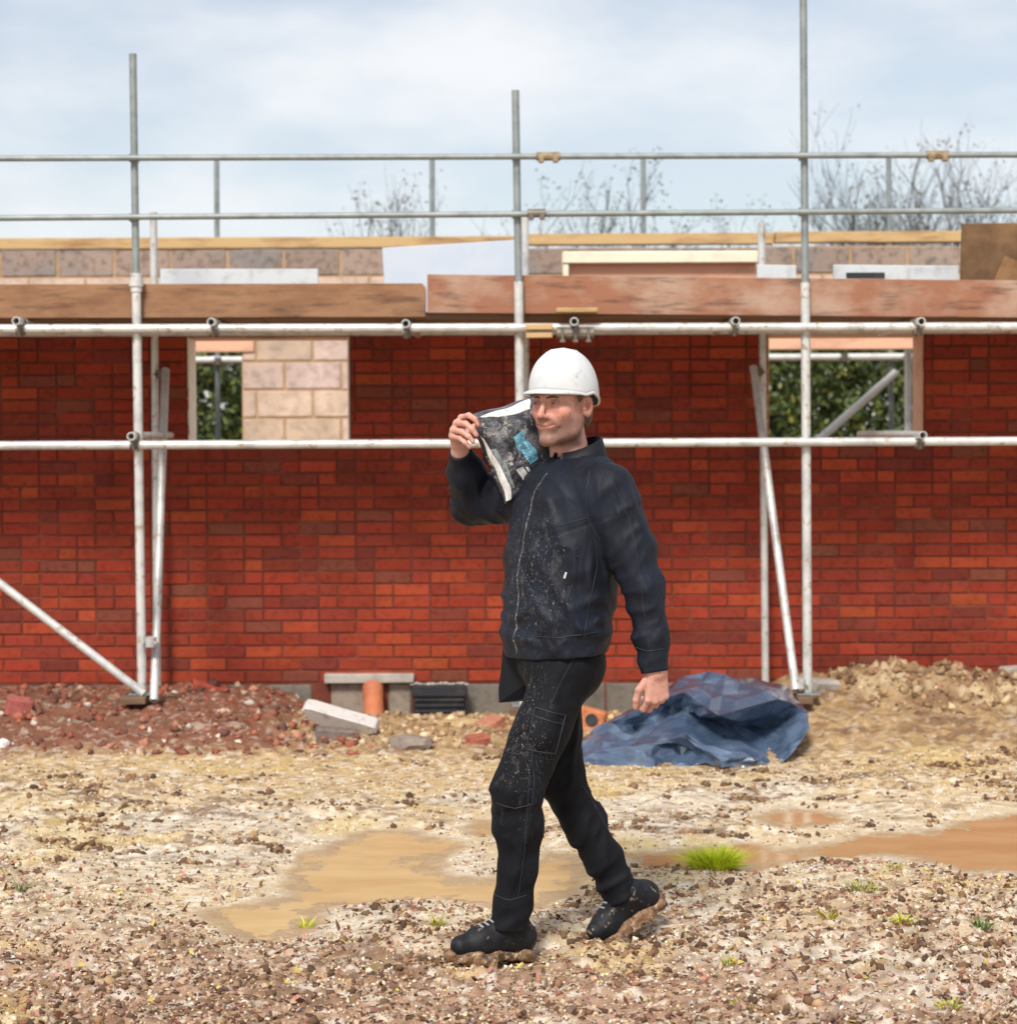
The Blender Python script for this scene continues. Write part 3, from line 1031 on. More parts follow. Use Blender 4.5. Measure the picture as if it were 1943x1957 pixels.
for k in range(8):
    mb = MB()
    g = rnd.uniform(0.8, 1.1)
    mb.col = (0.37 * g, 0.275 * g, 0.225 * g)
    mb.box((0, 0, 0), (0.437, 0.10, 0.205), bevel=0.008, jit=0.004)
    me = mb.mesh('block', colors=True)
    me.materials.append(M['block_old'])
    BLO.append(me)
for r in range(ncour):
    z = fbase + (r + 0.5) * bh
    x = FX0 + (bl / 2 if r % 2 else 0)
    while x < FX1:
        segs = [(x, x + bl)]
        for (xa, xb) in (fo1, fo2):
            if fz0 - 0.05 < z < fz1 + 0.23:
                out = []
                for a, b in segs:
                    if b <= xa or a >= xb:
                        out.append((a, b))
                    else:
                        if a < xa - 0.04:
                            out.append((a, xa))
                        if b > xb + 0.04:
                            out.append((xb, b))
                segs = out
        for a, b in segs:
            w = b - a - 0.020
            if w < 0.03:
                continue
            cx = (a + b) / 2
            px, py = 971.5 + cx * FPX / FY, 829 + (CAM_H - z) * FPX / FY
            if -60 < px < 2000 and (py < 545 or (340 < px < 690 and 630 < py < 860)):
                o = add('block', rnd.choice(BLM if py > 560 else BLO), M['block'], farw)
                o.location = (cx, 0.05, z)
                o.scale = (w / 0.437, 1, 1)
            else:
                brest.col = (0.56, 0.42, 0.335)
                brest.box((cx, 0.05, z), (w, 0.10, 0.212))
        x += bl
brest.build('blockwork', M['block'], farw, colors=True, normals=False, kind='stuff')
for (xa, xb) in (fo1, fo2):
    MB().box(((xa + xb) / 2, 0.045, fz1 + 0.1), (xb - xa + 0.2, 0.13, 0.2), bevel=0.004).build('timber_lintel', M['salmon_timber'], farw)
# wall plate in three lengths
for xa, xb, dz in ((-500, 985, 0.0), (986, 1460, 0.018), (1462, 2400, 0.026)):
    a, b = D(xa, 466, FY), D(xb, 466, FY)
    zz = ftop + dz
    mb = MB().box(((a.x + b.x) / 2, 0.05, zz + 0.045), (b.x - a.x - 0.004, 0.12, 0.088), bevel=0.004, jit=0.002)
    mb.build('wall_plate', M['pale_timber'], farw)
# ================================================================== scaffold in front of the wall
SY, IY = 11.70, 12.80                       # outer and inner rows of standards
TR = 0.0235
scaf = thing('scaffolding', 'galvanised tube and board scaffold standing along the brick wall', 'scaffold', loc=(0, SY, 0))


def loc_pts(pts, o):
    return [Vector(p) - o.location for p in pts]


def pipe(name, p0, p1, r=TR, mat='tube', parent=scaf, bore=0.0, n=14):
    p0, p1 = Vector(p0), Vector(p1)
    mid = [p0.lerp(p1, t) for t in (0, 0.5, 1)]
    return MB().tube(loc_pts(mid, parent), r, n, True, bore).build(name, M[mat], parent, smooth=True)


def clamp(p, along, across, mat='coupler', parent=scaf, s=1.0, name='coupler'):
    """right-angle coupler: two clamp bands, a saddle and two bolts with nuts"""
    p = Vector(p) - parent.location
    a, b = Vector(along).normalized(), Vector(across).normalized()
    c = a.cross(b).normalized()
    mb = MB()
    mb.tube([p - a * 0.026 * s, p + a * 0.026 * s], (TR + 0.006) * s, 12)
    q = p + c * 0.045
    mb.tube([q - b * 0.026 * s, q + b * 0.026 * s], (TR + 0.006) * s, 12)
    R = Matrix((a, b, c)).transposed()
    mb.box(p + c * 0.022, (0.05 * s, 0.05 * s, 0.03 * s), R, 0.004)
    for sg in (-1, 1):
        e = p + b * 0.036 * sg * s
        mb.tube([e - c * 0.03, e + c * 0.035], 0.007, 6)
        mb.tube([e + c * 0.028, e + c * 0.042], 0.012, 6)
    return mb.build(name, M[mat], parent)


X_, Y_, Z_ = Vector((1, 0, 0)), Vector((0, 1, 0)), Vector((0, 0, 1))
# outer standards: lower lift and upper lift, thinned and darkened for sky glare, joined by a sleeve
def standard(x_top, y_top, x_j, y_j, x_bot, y_bot, Y=SY, r1=0.0255, r2=0.0205, sleeve=True):
    a, j, b = D(x_top, y_top, Y), D(x_j, y_j, Y), D(x_bot, y_bot, Y)
    pipe('standard', b, j, r1)
    pipe('standard', j, a, r2, 'tube_dark', bore=0.8)
    if sleeve:
        MB().tube(loc_pts([j - Z_ * 0.02, j + Z_ * 0.02], scaf), r1 + 0.014, 14).tube(loc_pts([j - Z_ * 0.05, j + Z_ * 0.05], scaf), r1 + 0.006, 14)\
            .build('joint_collar', M['tube'], scaf, smooth=True)


standard(250.5, 101, 257, 533, 268, 1306)
standard(972, 170, 978, 531, 988, 1330, sleeve=False)
standard(1514.5, -60, 1518.5, 533, 1523, 1306, sleeve=False)
# inner standards beside the wall
def inner(x0, y0, x1, y1):
    pipe('standard', D(x1, y1, IY), D(x0, y0, IY), 0.0225, bore=0.8)


inner(289.5, 400, 297, 1300)
inner(990, 398, 994, 1320)
inner(1436, 420, 1443.5, 1290)
# ledgers and guard rails, the rails thinned and darkened for sky glare
def horiz(name, y0, y1, Y, r, mat, xa=-900, xb=2800):
    f = lambda x: y0 + (y1 - y0) * x / 1918.0
    return pipe(name, D(xa, f(xa), Y), D(xb, f(xb), Y), r, mat)


horiz('ledger', 620, 616, SY - 0.049, 0.0245, 'tube')
horiz('ledger', 840.5, 832, SY - 0.049, 0.0245, 'tube')
horiz('guard_rail', 298.5, 291.5, SY - 0.045, 0.0165, 'tube_dark')
horiz('guard_rail', 411, 396.5, SY - 0.045, 0.0165, 'tube_dark')
horiz('ledger', 628, 622, IY - 0.052, 0.0235, 'tube')
# transoms lying on the ledgers, open ends towards the camera
for x, y in ((30, 605), (398, 607), (765, 610), (1083, 606), (1388, 605), (1738, 606), (-330, 604), (2090, 606)):
    p = D(x, y, SY - 0.16)
    pipe('transom', p, (p.x + 0.01, IY + 0.09, p.z + 0.004), 0.0225, bore=0.78)
    clamp((p.x, SY - 0.049, p.z - 0.046), X_, Y_, s=0.92)
for x, y in ((247, 823), (1741, 821)):
    p = D(x, y, SY - 0.16)
    pipe('transom', p, (p.x + (0.01 if x < 900 else -0.13), IY + 0.02, p.z + 0.004), 0.0225, bore=0.78)
    clamp((p.x, SY - 0.049, p.z - 0.046), X_, Y_, s=0.92)
# couplers standard to ledger / rails
for x, ys_ in ((251.5, (297.5, 410)), (973.5, (294.5, 403)), (1515.5, (293, 398))):
    for y in ys_:
        clamp(D(x, y, SY + 0.004), Z_, X_, 'tube_dark', s=0.8)
for x, ys_ in ((258, (620, 839)), (980, (618,)), (1519, (617, 834))):
    for y in ys_:
        clamp(D(x, y, SY + 0.01), Z_, X_, 'tube', s=0.95)
# rusty sleeve couplers on the rails
for x, y, w, mt in ((1034, 294.5, 0.13, 'coupler_rust'), (1768, 292, 0.12, 'coupler_rust'), (1012, 402, 0.10, 'coupler')):
    p = D(x, y, SY - 0.045) - scaf.location
    mb = MB().tube([p - X_ * w / 2, p + X_ * w / 2], 0.024, 10)
    for k in (-0.3, 0.3):
        mb.box(p + X_ * w * k + Vector((0, -0.02, -0.02)), (0.03, 0.03, 0.035), None, 0.004)
    mb.build('rail_coupler', M[mt], scaf)
# splice coupler on the upper ledger by the middle standard with timber packers
p = D(1085, 628, SY - 0.075) - scaf.location
mb = MB().tube([p - X_ * 0.10, p + X_ * 0.10], 0.034, 12)
for k in (-0.07, 0.0, 0.07):
    mb.tube([p + X_ * k + Vector((0, -0.03, -0.05)), p + X_ * k + Vector((0, -0.03, 0.03))], 0.009, 6)
    mb.box(p + X_ * k + Vector((0, -0.03, -0.045)), (0.028, 0.028, 0.016), None, 0.003)
mb.build('splice_coupler', M['coupler'], scaf)
for (xa, ya, xb, yb) in ((992, 612, 1042, 622), (992, 628, 1042, 637)):
    a, b = D(xa, ya, SY - 0.09), D(xb, yb, SY - 0.09)
    MB().box((a + b) / 2 - scaf.location, (abs(b.x - a.x), 0.05, abs(a.z - b.z)), None, 0.003, 0.001).build('timber_packer', M['pale_timber'], scaf)
a, b = D(1049, 582, SY - 0.06), D(1126, 590, SY - 0.06)
MB().box((a + b) / 2 - scaf.location, (abs(b.x - a.x), 0.16, abs(a.z - b.z)), None, 0.003, 0.001).build('timber_packer', M['pale_timber'], scaf)
# braces from the outer feet up to the inner standards, facade brace to the left
pipe('brace', D(290.5, 1322, SY - 0.10), D(312, 697, IY - 0.05), 0.0235, bore=0.8)
pipe('brace', D(1501, 1303, SY - 0.06), D(1420.5, 692, IY - 0.05), 0.0235, bore=0.8)
f0, f1 = D(271, 1309, SY - 0.055), D(0, 1101, SY - 0.055)
pipe('brace', f0, f0 + (f1 - f0) * 2.6, 0.0235, bore=0.8)
clamp(D(283, 1212, SY - 0.03), Z_, X_, 'tube', s=0.95)
clamp(D(303, 706, IY - 0.03), Z_, X_, 'coupler', s=0.9)
clamp(D(1430, 702, IY - 0.03), Z_, X_, 'coupler', s=0.9)
clamp(D(1508, 1290, SY - 0.03), Z_, X_, 'tube', s=1.0)
# base plates on timber sole boards
for x, y, w in ((268, 1308, 0.08), (988, 1330, 0.04), (1523, 1308, 0.02)):
    p = D(x, y, SY)
    MB().box(p - scaf.location + Vector((0, 0, 0.0)), (0.13, 0.13, 0.008), None, 0.001).build('base_plate', M['tube_dark'], scaf)
    mb = MB().box(p - scaf.location + Vector((-0.03, -0.03, -0.025)), (w + 0.06, 0.22, 0.036), None, 0.003, 0.002)
    mb.build('sole_board', M['deck'], scaf)
# toe boards
def board(name, corners, Y, thick, mat, parent=scaf, end_round=0.0):
    """board standing on edge, its face given by 4 sight corners (clockwise from the top left)"""
    q = [D(x, y, Y) - parent.location for x, y in corners]
    if end_round:
        tr, br = q[1], q[2]
        v = (br - tr)
        q = [q[0], tr - X_ * end_round, tr + v * 0.10 - X_ * end_round * 0.2, tr + v * 0.22, br, q[3]]
    mb = MB().prism(q, (0, thick, 0))
    me = mb.mesh(name)
    bm = bmesh.new()
    bm.from_mesh(me)
    bmesh.ops.bevel(bm, geom=bm.edges[:], offset=0.003, segments=1, affect='EDGES')
    bm.to_mesh(me)
    bm.free()
    return add(name, me, M[mat], parent)


board('toe_board', [(-900, 538), (803, 534), (803, 598), (-900, 603)], SY + 0.035, 0.038, 'toe_left', end_round=0.02)
board('toe_board', [(806, 517), (2500, 535), (2500, 604), (806, 590)], SY + 0.030, 0.038, 'toe_right')
# deck boards on the transoms
zt = D(960, 607, SY - 0.16).z + 0.0235
for k in range(5):
    yk = SY + 0.19 + k * 0.2295
    for xa, xb in ((-5.2, -1.35), (-1.34, 1.9), (1.91, 5.3)):
        mb = MB().box(((xa + xb) / 2, yk - SY, zt + 0.024 + rnd.uniform(0, 0.004)), (xb - xa, 0.225, 0.038), None, 0.004, 0.002)
        mb.build('deck_board', M['deck'], scaf)

# ================================================================== things lying on the scaffold deck and the wall head
DZ = zt + 0.046


def sheet(name, label, cat, corners, Y, thick, mat, lean=0.0, jit=0.0):
    q = [D(x, y, Y) for x, y in corners]
    base = Vector((sum(v.x for v in q) / 4, Y, min(v.z for v in q)))
    o = thing(name, label, cat, loc=base)
    pts = []
    for v in q:
        r = v - base
        r.y += lean * r.z + rnd.uniform(-jit, jit)
        pts.append(r)
    mb = MB().prism(pts, (0, thick, 0))
    me = mb.mesh(name)
    bm = bmesh.new()
    bm.from_mesh(me)
    bmesh.ops.bevel(bm, geom=bm.edges[:], offset=0.003, segments=1, affect='EDGES')
    bm.to_mesh(me)
    bm.free()
    add('panel', me, M[mat], o)
    return o


yb = D(960, 606, 12.35)
sheet('insulation_board', 'pale bluish insulation board on edge behind the toe boards, left of the middle pole', 'insulation board',
      [(720, 466), (985, 450), (990, 600), (728, 600)], 12.40, 0.05, 'insul', 0.1)
sheet('white_board', 'long white board on edge above the left toe board', 'board', [(302, 507), (600, 507), (600, 600), (302, 600)], 12.40, 0.03, 'white_board')
sheet('white_board', 'short white board beside the inner pole above the right toe board', 'board', [(1428, 499), (1502, 500), (1502, 604), (1428, 604)], 12.40, 0.03, 'white_board')
o = sheet('white_board', 'white board with a dark slot left of the brown plywood sheet', 'board', [(1572, 499), (1808, 501), (1808, 604), (1572, 604)], 12.40, 0.03, 'white_board')
a, b = D(1596, 514, 12.395), D(1668, 523, 12.395)
MB().box((a + b) / 2 - o.location, (b.x - a.x, 0.02, a.z - b.z), None, 0.002).build('slot', M['vent'], o)
o = sheet('plywood_sheet', 'brown plywood sheet with a bare patch standing on the scaffold deck', 'plywood',
          [(1815, 421), (2110, 418), (2110, 602), (1809, 602)], 12.15, 0.018, 'ply', 0.02)
q = [D(x, y, 12.143) - o.location for x, y in ((1895, 482), (1935, 498), (1935, 530), (1873, 530))]
MB().prism(q, (0, 0.004, 0)).build('bare_patch', M['ply_patch'], o)
# cream lintel beam resting on the wall head
p, q = D(1061, 474, WY - 0.01), D(1430, 516, WY - 0.01)
o = thing('lintel_beam', 'long cream lintel beam resting on top of the brick wall', 'beam', loc=((p.x + q.x) / 2, WY + 0.1, WTOP))
wdt = q.x - p.x
h1 = p.z - D(1061, 497, WY).z
MB().box((0, 0, p.z - WTOP - h1 / 2), (wdt, 0.22, h1), None, 0.006).build('web', M['cream'], o)
MB().box((0.01, 0.03, (p.z - h1 - WTOP) / 2), (wdt - 0.03, 0.14, p.z - h1 - WTOP - 0.001), None, 0.004).build('flange', M['salmon_timber'], o)
MB().box((-wdt / 2 + 0.02, -0.03, (p.z - h1 - WTOP) / 2), (0.035, 0.14, p.z - h1 - WTOP - 0.001), None, 0.004).build('end_block', M['cream'], o)

# ================================================================== scaffold behind the building
BY = 18.3
back = thing('scaffolding', 'thin grey rear scaffold seen beyond the wall plate and through the windows', 'scaffold', loc=(0, BY, 0))
for x0, x1 in ((408.5, 413), (815, 817), (1213, 1215), (1676, 1684)):
    pipe('standard', D(x1, 1150, BY), D(x0, 297, BY), 0.0225, 'tube_dark', back)
pipe('standard', D(1714, 1150, BY - 0.5), D(1712, 600, BY - 0.5), 0.03, 'tube_pale', back)
pipe('ledger', D(-200, 682, BY - 0.06), D(2100, 671, BY - 0.06), 0.03, 'tube_pale', back)
pipe('ledger', D(1668, 819, BY - 0.5), D(1800, 818, BY - 0.5), 0.03, 'tube_pale', back)
pipe('brace', D(1480, 886, BY - 0.12), D(1691, 701, BY - 0.12), 0.034, 'tube_pale', back, 0.8)
for x, y in ((411.5, 681), (1592, 674), (1681, 703), (1713, 672)):
    clamp(D(x, y, BY - 0.07), Z_, X_, 'coupler', back, 1.2)
# ================================================================== things along the foot of the wall
def rough_block(name, label, cat, c, size, rot, mat, col=None, part='body', jit=0.006, bevel=0.008, group=None):
    o = thing(name, label, cat, group, c)
    mb = MB()
    if col:
        mb.col = col
    R = Matrix.Rotation(rot[2], 3, 'Z') @ Matrix.Rotation(rot[1], 3, 'Y') @ Matrix.Rotation(rot[0], 3, 'X')
    mb.box((0, 0, 0), size, R, bevel, jit)
    mb.build(part, M[mat], o, colors=bool(col))
    return o


# clay drain pipe with socket
pp = D(706, 1362, WY - 0.16)
o = thing('drain_pipe', 'terracotta clay drain pipe standing in the wall opening', 'pipe', loc=pp)
top = D(703, 1292, WY - 0.02) - pp
prof = [(Vector((0.004, 0, -0.10)), 0.066), (Vector((0, 0, 0.0)), 0.064), (top * 0.55, 0.060), (top * 0.62, 0.060), (top * 0.64, 0.064), (top * 1.0, 0.064)]
MB().tube([a for a, b in prof], [b for a, b in prof], 20, True, 0.8).build('barrel', M['terracotta'], o, smooth=True)
prof = [(Vector((0.004, 0, -0.10)), 0.080), (Vector((0.0, 0, 0.005)), 0.078), (Vector((0, 0, 0.02)), 0.068)]
MB().tube([a for a, b in prof], [b for a, b in prof], 20).build('socket', M['terracotta'], o, smooth=True)
# black plastic vent box with ribs and a torn pale top edge
a, b = D(778, 1291, WY - 0.10), D(880, 1362, WY - 0.10)
cx, cz, w, h = (a.x + b.x) / 2, (a.z + b.z) / 2, b.x - a.x, a.z - b.z
o = thing('vent_box', 'black plastic ribbed vent box set into the wall foot', 'vent', loc=(cx, WY - 0.1, cz))
MB().box((0, 0.06, 0), (w * 0.96, 0.18, h), None, 0.008).build('housing', M['vent'], o)
MB().box((0, -0.036, h * 0.33), (w * 1.03, 0.03, h * 0.30), None, 0.008).build('flange', M['vent'], o)
for k in range(4):
    MB().box((0, -0.036, h * (0.10 - 0.15 * k)), (w * 0.92, 0.026, h * 0.07), None, 0.004).build('rib', M['vent'], o)
mb = MB()
for k in range(14):
    mb.rock((w * (-0.5 + k / 13.0), -0.01 + rnd.uniform(-.01, .01), h * 0.5 + rnd.uniform(0, .008)), rnd.uniform(0.010, 0.018), (1.3, 1, 0.7))
mb.build('mortar_edge', M['concrete'], o)
# broken white slab leaning on a grey brick
_h = hit(640, 1392)
pa, pb = D(575, 1346, _h.y + 0.12), D(700, 1380, _h.y + 0.05)
mid = (pa + pb) / 2
o = thing('concrete_slab', 'broken white concrete slab leaning beside the clay pipe', 'slab', loc=mid)
ang = math.atan2(pa.z - pb.z, pb.x - pa.x)
outline = [(-0.20, 0.022), (-0.185, 0.045), (-0.15, 0.05), (0.0, 0.04), (0.12, 0.036), (0.20, 0.03), (0.215, 0.0), (0.16, -0.03), (0.06, -0.045), (-0.06, -0.05), (-0.10, -0.035), (-0.15, -0.02)]
R = Matrix.Rotation(ang, 3, 'Y')
q = [R @ Vector((x, -0.05 - z * 0.8, z)) for x, z in outline]
mb = MB().prism(q, R @ Vector((0, 0.16, 0.03)))
me = mb.mesh('slab')
bm = bmesh.new(); bm.from_mesh(me)
bmesh.ops.bevel(bm, geom=bm.edges[:], offset=0.006, segments=1, affect='EDGES')
bm.to_mesh(me); bm.free()
M['white_concrete'] = material('white_concrete', (0.70, 0.65, 0.61), 0.85, noise=(24, (0.42, 0.37, 0.34), 0.55, 0.72), bump=(50, 0.5, 0.006))
add('slab', me, M['white_concrete'], o)
c = hit(631, 1398)
rough_block('loose_brick', 'dark grey brick under the broken white slab', 'brick', (c.x, c.y, c.z + 0.03), (0.20, 0.1, 0.075), (0.05, 0.06, 0.1), 'rubble', (0.20, 0.15, 0.13))
c = hit(773, 1414)
o = thing('stone', 'rough grey stone lying in front of the black vent box', 'stone', loc=(c.x, c.y, c.z + 0.03))
mb = MB(); mb.col = (0.25, 0.20, 0.165)
mb.rock((0, 0, 0), 0.115, (1.0, 0.7, 0.42), 0.12, 2)
mb.build('body', M['rubble'], o, colors=True)
LB = 'loose bricks along the wall foot'
for (x, y, Y, rot, col, lab, size) in (
        (397, 1298, 12.3, (0.1, 0.28, 0.15), (0.46, 0.085, 0.045), 'bright red brick lying tilted right of the left scaffold foot', (0.215, 0.1, 0.05)),
        (901, 1402, 11.3, (0.1, -0.05, 0.5), (0.40, 0.12, 0.075), 'red brick piece on the sand behind the walker\'s knee', (0.11, 0.09, 0.065)),
        (925, 1368, 11.9, (0.1, -0.2, 0.9), (0.48, 0.19, 0.12), 'orange broken brick by the wall foot, right of the vent box', (0.16, 0.1, 0.06)),
        (35, 1338, 11.6, (0.2, 0.1, 0.3), (0.40, 0.11, 0.09), 'dusky red brick lump at the far left of the rubble bank', (0.13, 0.1, 0.09)),
        (1833, 1286, 12.5, (0.1, 0.05, 0.2), (0.60, 0.25, 0.19), 'pink brick piece on top of the soil heap', (0.13, 0.09, 0.06)),
        (1355, 1350, 12.2, (0.1, 0.1, 0.2), (0.42, 0.12, 0.07), 'red brick behind the blue plastic sheet', (0.2, 0.1, 0.06))):
    c = hit(x, y + 8)
    c.z += size[2] * 0.45
    if x != 1355:
        rough_block('loose_brick', lab, 'brick', c, size, rot, 'rubble', col, group=LB, jit=0.005)
# hollow clay brick behind the walker's knee
c = hit(1112, 1382)
c.z += 0.06
o = thing('hollow_brick', 'orange hollow clay brick between the walker and the blue sheet', 'brick', loc=c)
mb = MB(); mb.col = (0.55, 0.19, 0.08)
R = Matrix.Rotation(0.25, 3, 'Y') @ Matrix.Rotation(-0.2, 3, 'Z')
mb.box((0, 0.05, 0), (0.17, 0.12, 0.13), R, 0.008, 0.004)
mb.build('body', M['rubble'], o, colors=True)
mb = MB()
mb.tube([R @ Vector((0.01, -0.016, 0.01)), R @ Vector((0.01, -0.0, 0.01))], 0.034, 14)
mb.build('hole', M['vent'], o)
# pale stone at the right scaffold foot, grey block at the right edge
c = hit(1553, 1308)
c.z += 0.04
rough_block('stone', 'cream stone block beside the right scaffold foot', 'stone', c, (0.17, 0.12, 0.085), (0.1, 0.1, 0.3), 'concrete', None, jit=0.012, bevel=0.02)
c = D(1906, 1266, 12.88)
rough_block('concrete_block', 'small grey concrete block at the wall foot by the right edge', 'block', c, (0.13, 0.1, 0.05), (0, 0, 0), 'concrete', None)
c = hit(6, 1412)
c.z += 0.02
o = thing('stone', 'small white stone at the left edge of the rubble bank', 'stone', loc=c)
mb = MB(); mb.col = (0.72, 0.68, 0.64)
mb.rock((0, 0, 0), 0.035, (1.0, 0.8, 0.8), 0.15, 2)
mb.build('body', M['rubble'], o, colors=True)
# low sand mound in front of the vent
o = thing('sand_mound', 'low mound of yellow sand in front of the vent box', 'sand mound', loc=(D(870, 1390, 11.6).x, 11.7, 0))
mx = np.arange(-0.42, 0.42, 0.014, dtype=np.float32)
MX, MY = np.meshgrid(mx, mx)
rr = np.sqrt((MX / 0.40) ** 2 + (MY / 0.34) ** 2).ravel()
mz = 0.085 * (1 - sstep(0.1, 1.0, rr)) - 0.035 + np.abs(fbm2(MX.ravel() + 5, MY.ravel(), 0.12, 7, 4) - 0.5) * 0.07 * (1 - sstep(0.6, 1.0, rr))
mi = np.arange(MX.size).reshape(MX.shape)
mc = np.empty((MX.size, 3), np.float32); mc[:] = (0.56, 0.39, 0.19)
mc = lerp3(mc, (0.38, 0.22, 0.11), sstep(0.5, 0.65, fbm2(MX.ravel() + 5, MY.ravel(), 0.1, 9, 3)))
add('mound', mesh_np('mound', np.stack([MX.ravel(), MY.ravel(), mz], 1), np.stack([mi[:-1, :-1], mi[:-1, 1:], mi[1:, 1:], mi[1:, :-1]], -1).reshape(-1, 4), mc, True), M['ground'], o)

# ================================================================== crumpled blue plastic sheet
M['tarp'] = material('blue_plastic_sheet', (0.075, 0.115, 0.19), 0.2, 0.12, 0.9, coat=0.6, noise=(6, (0.15, 0.21, 0.31), 0.47, 0.62), bump=(14, 0.4, 0.02, (1, 1, 1.6)))
TP = {}
def tp(k, zx, zy, Y):
    TP[k] = D((1060 + zx / 2.172) / K, (1200 + zy / 2.172) / K, Y)
for k, zx, zy, Y in (
        ('a', 30, 585, 10.35), ('b', 60, 495, 10.75), ('c', 215, 382, 11.0), ('d', 390, 310, 11.05), ('e', 510, 198, 11.25),
        ('f', 600, 186, 11.35), ('g', 708, 190, 11.15), ('h', 960, 238, 11.30), ('i', 1045, 340, 10.85), ('j', 1052, 410, 10.68),
        ('k', 985, 512, 10.46), ('l', 900, 592, 10.40), ('m', 690, 603, 10.28), ('n', 620, 560, 10.42), ('o', 390, 586, 10.36),
        ('p', 535, 268, 10.85), ('q', 675, 368, 10.50), ('r', 940, 292, 10.78), ('s', 545, 342, 10.98), ('t', 318, 440, 10.66),
        ('u', 370, 482, 10.44), ('v', 545, 452, 10.52), ('w', 860, 532, 10.38), ('x', 690, 552, 10.26), ('y', 700, 402, 10.95),
        ('z', 230, 392, 10.80), ('A', 190, 500, 10.52), ('B', 860, 420, 11.05), ('C', 905, 540, 10.66), ('E', 330, 425, 11.05), ('F', 520, 346, 11.15),
        ('H', 470, 560, 10.50), ('I', 560, 500, 10.62)):
    tp(k, zx, zy, Y)
TF = ['epg', 'efg', 'gpq', 'gqr', 'ghr',                 # top flap with its ridge
      'dpe', 'dFp', 'psF', 'psq', 'sqy',                 # dark fold under the flap
      'qyB', 'qBr', 'rBi', 'rih', 'iBj', 'BCj', 'jCk', 'ByC', 'ywC',
      'syv', 'yvw', 'vwx', 'wxm', 'wml', 'wCl', 'Clk',   # bright facet and lower right hem
      'cdz', 'dzE', 'dEF', 'zEt', 'EFt', 'Fts', 'tus', 'suv',
      'bcz', 'bzA', 'zAt', 'Atu', 'bAa', 'Aao', 'Auo', 'uoH', 'uvI', 'uIH', 'vIx', 'Ixn', 'IHn', 'Hon', 'nxm']
keys = list(TP)
base = Vector((TP['q'].x, 10.7, 0))
bm = bmesh.new()
bv = {k: bm.verts.new(TP[k] - base) for k in keys}
for f in TF:
    try:
        bm.faces.new([bv[c] for c in f])
    except ValueError:
        pass
bmesh.ops.recalc_face_normals(bm, faces=bm.faces[:])
me = bpy.data.meshes.new('sheet')
bmesh.ops.subdivide_edges(bm, edges=bm.edges[:], cuts=3, use_grid_fill=True)
bmesh.ops.triangulate(bm, faces=bm.faces[:])
co = np.array([v.co[:] for v in bm.verts], np.float32)
for it in range(1):
    new = co.copy()
    for i, v in enumerate(bm.verts):
        nb = [e.other_vert(v) for e in v.link_edges]
        if not v.is_boundary:
            new[i] = co[i] * 0.7 + 0.3 * np.mean([n.co[:] for n in nb], axis=0)
    co = new
    for i, v in enumerate(bm.verts):
        v.co = co[i]
dn = (fbm2(co[:, 0] * 1.3 + co[:, 2] * 2, co[:, 1] + 3, 0.16, 501, 3) - 0.5) * 0.02 + np.abs(fbm2(co[:, 0] * 1.2 + co[:, 1] + 9, co[:, 2] * 2 - co[:, 1], 0.11, 503, 3) - 0.5) * -0.05
bm.normal_update()
for i, v in enumerate(bm.verts):
    v.co += v.normal * float(dn[i] + (0.0 if v.is_boundary else rnd.gauss(0, 0.009)))
bm.to_mesh(me)
bm.free()
tarp = thing('plastic_sheet', 'crumpled dark blue plastic sheet lying in folds on the mud', 'plastic sheet', loc=base)
o = add('sheet', me, M['tarp'], tarp)
me.polygons.foreach_set('use_smooth', np.ones(len(me.polygons), bool))
me.set_sharp_from_angle(angle=math.radians(9))
md = o.modifiers.new('thickness', 'SOLIDIFY')
md.thickness = 0.003
# ================================================================== person
PY = 6.63
PXM = PY / FPX * K                            # metres per sight unit at the walker


def B(x, y, dy=0.0):
    return np.array(D(x, y, PY + dy), np.float32)


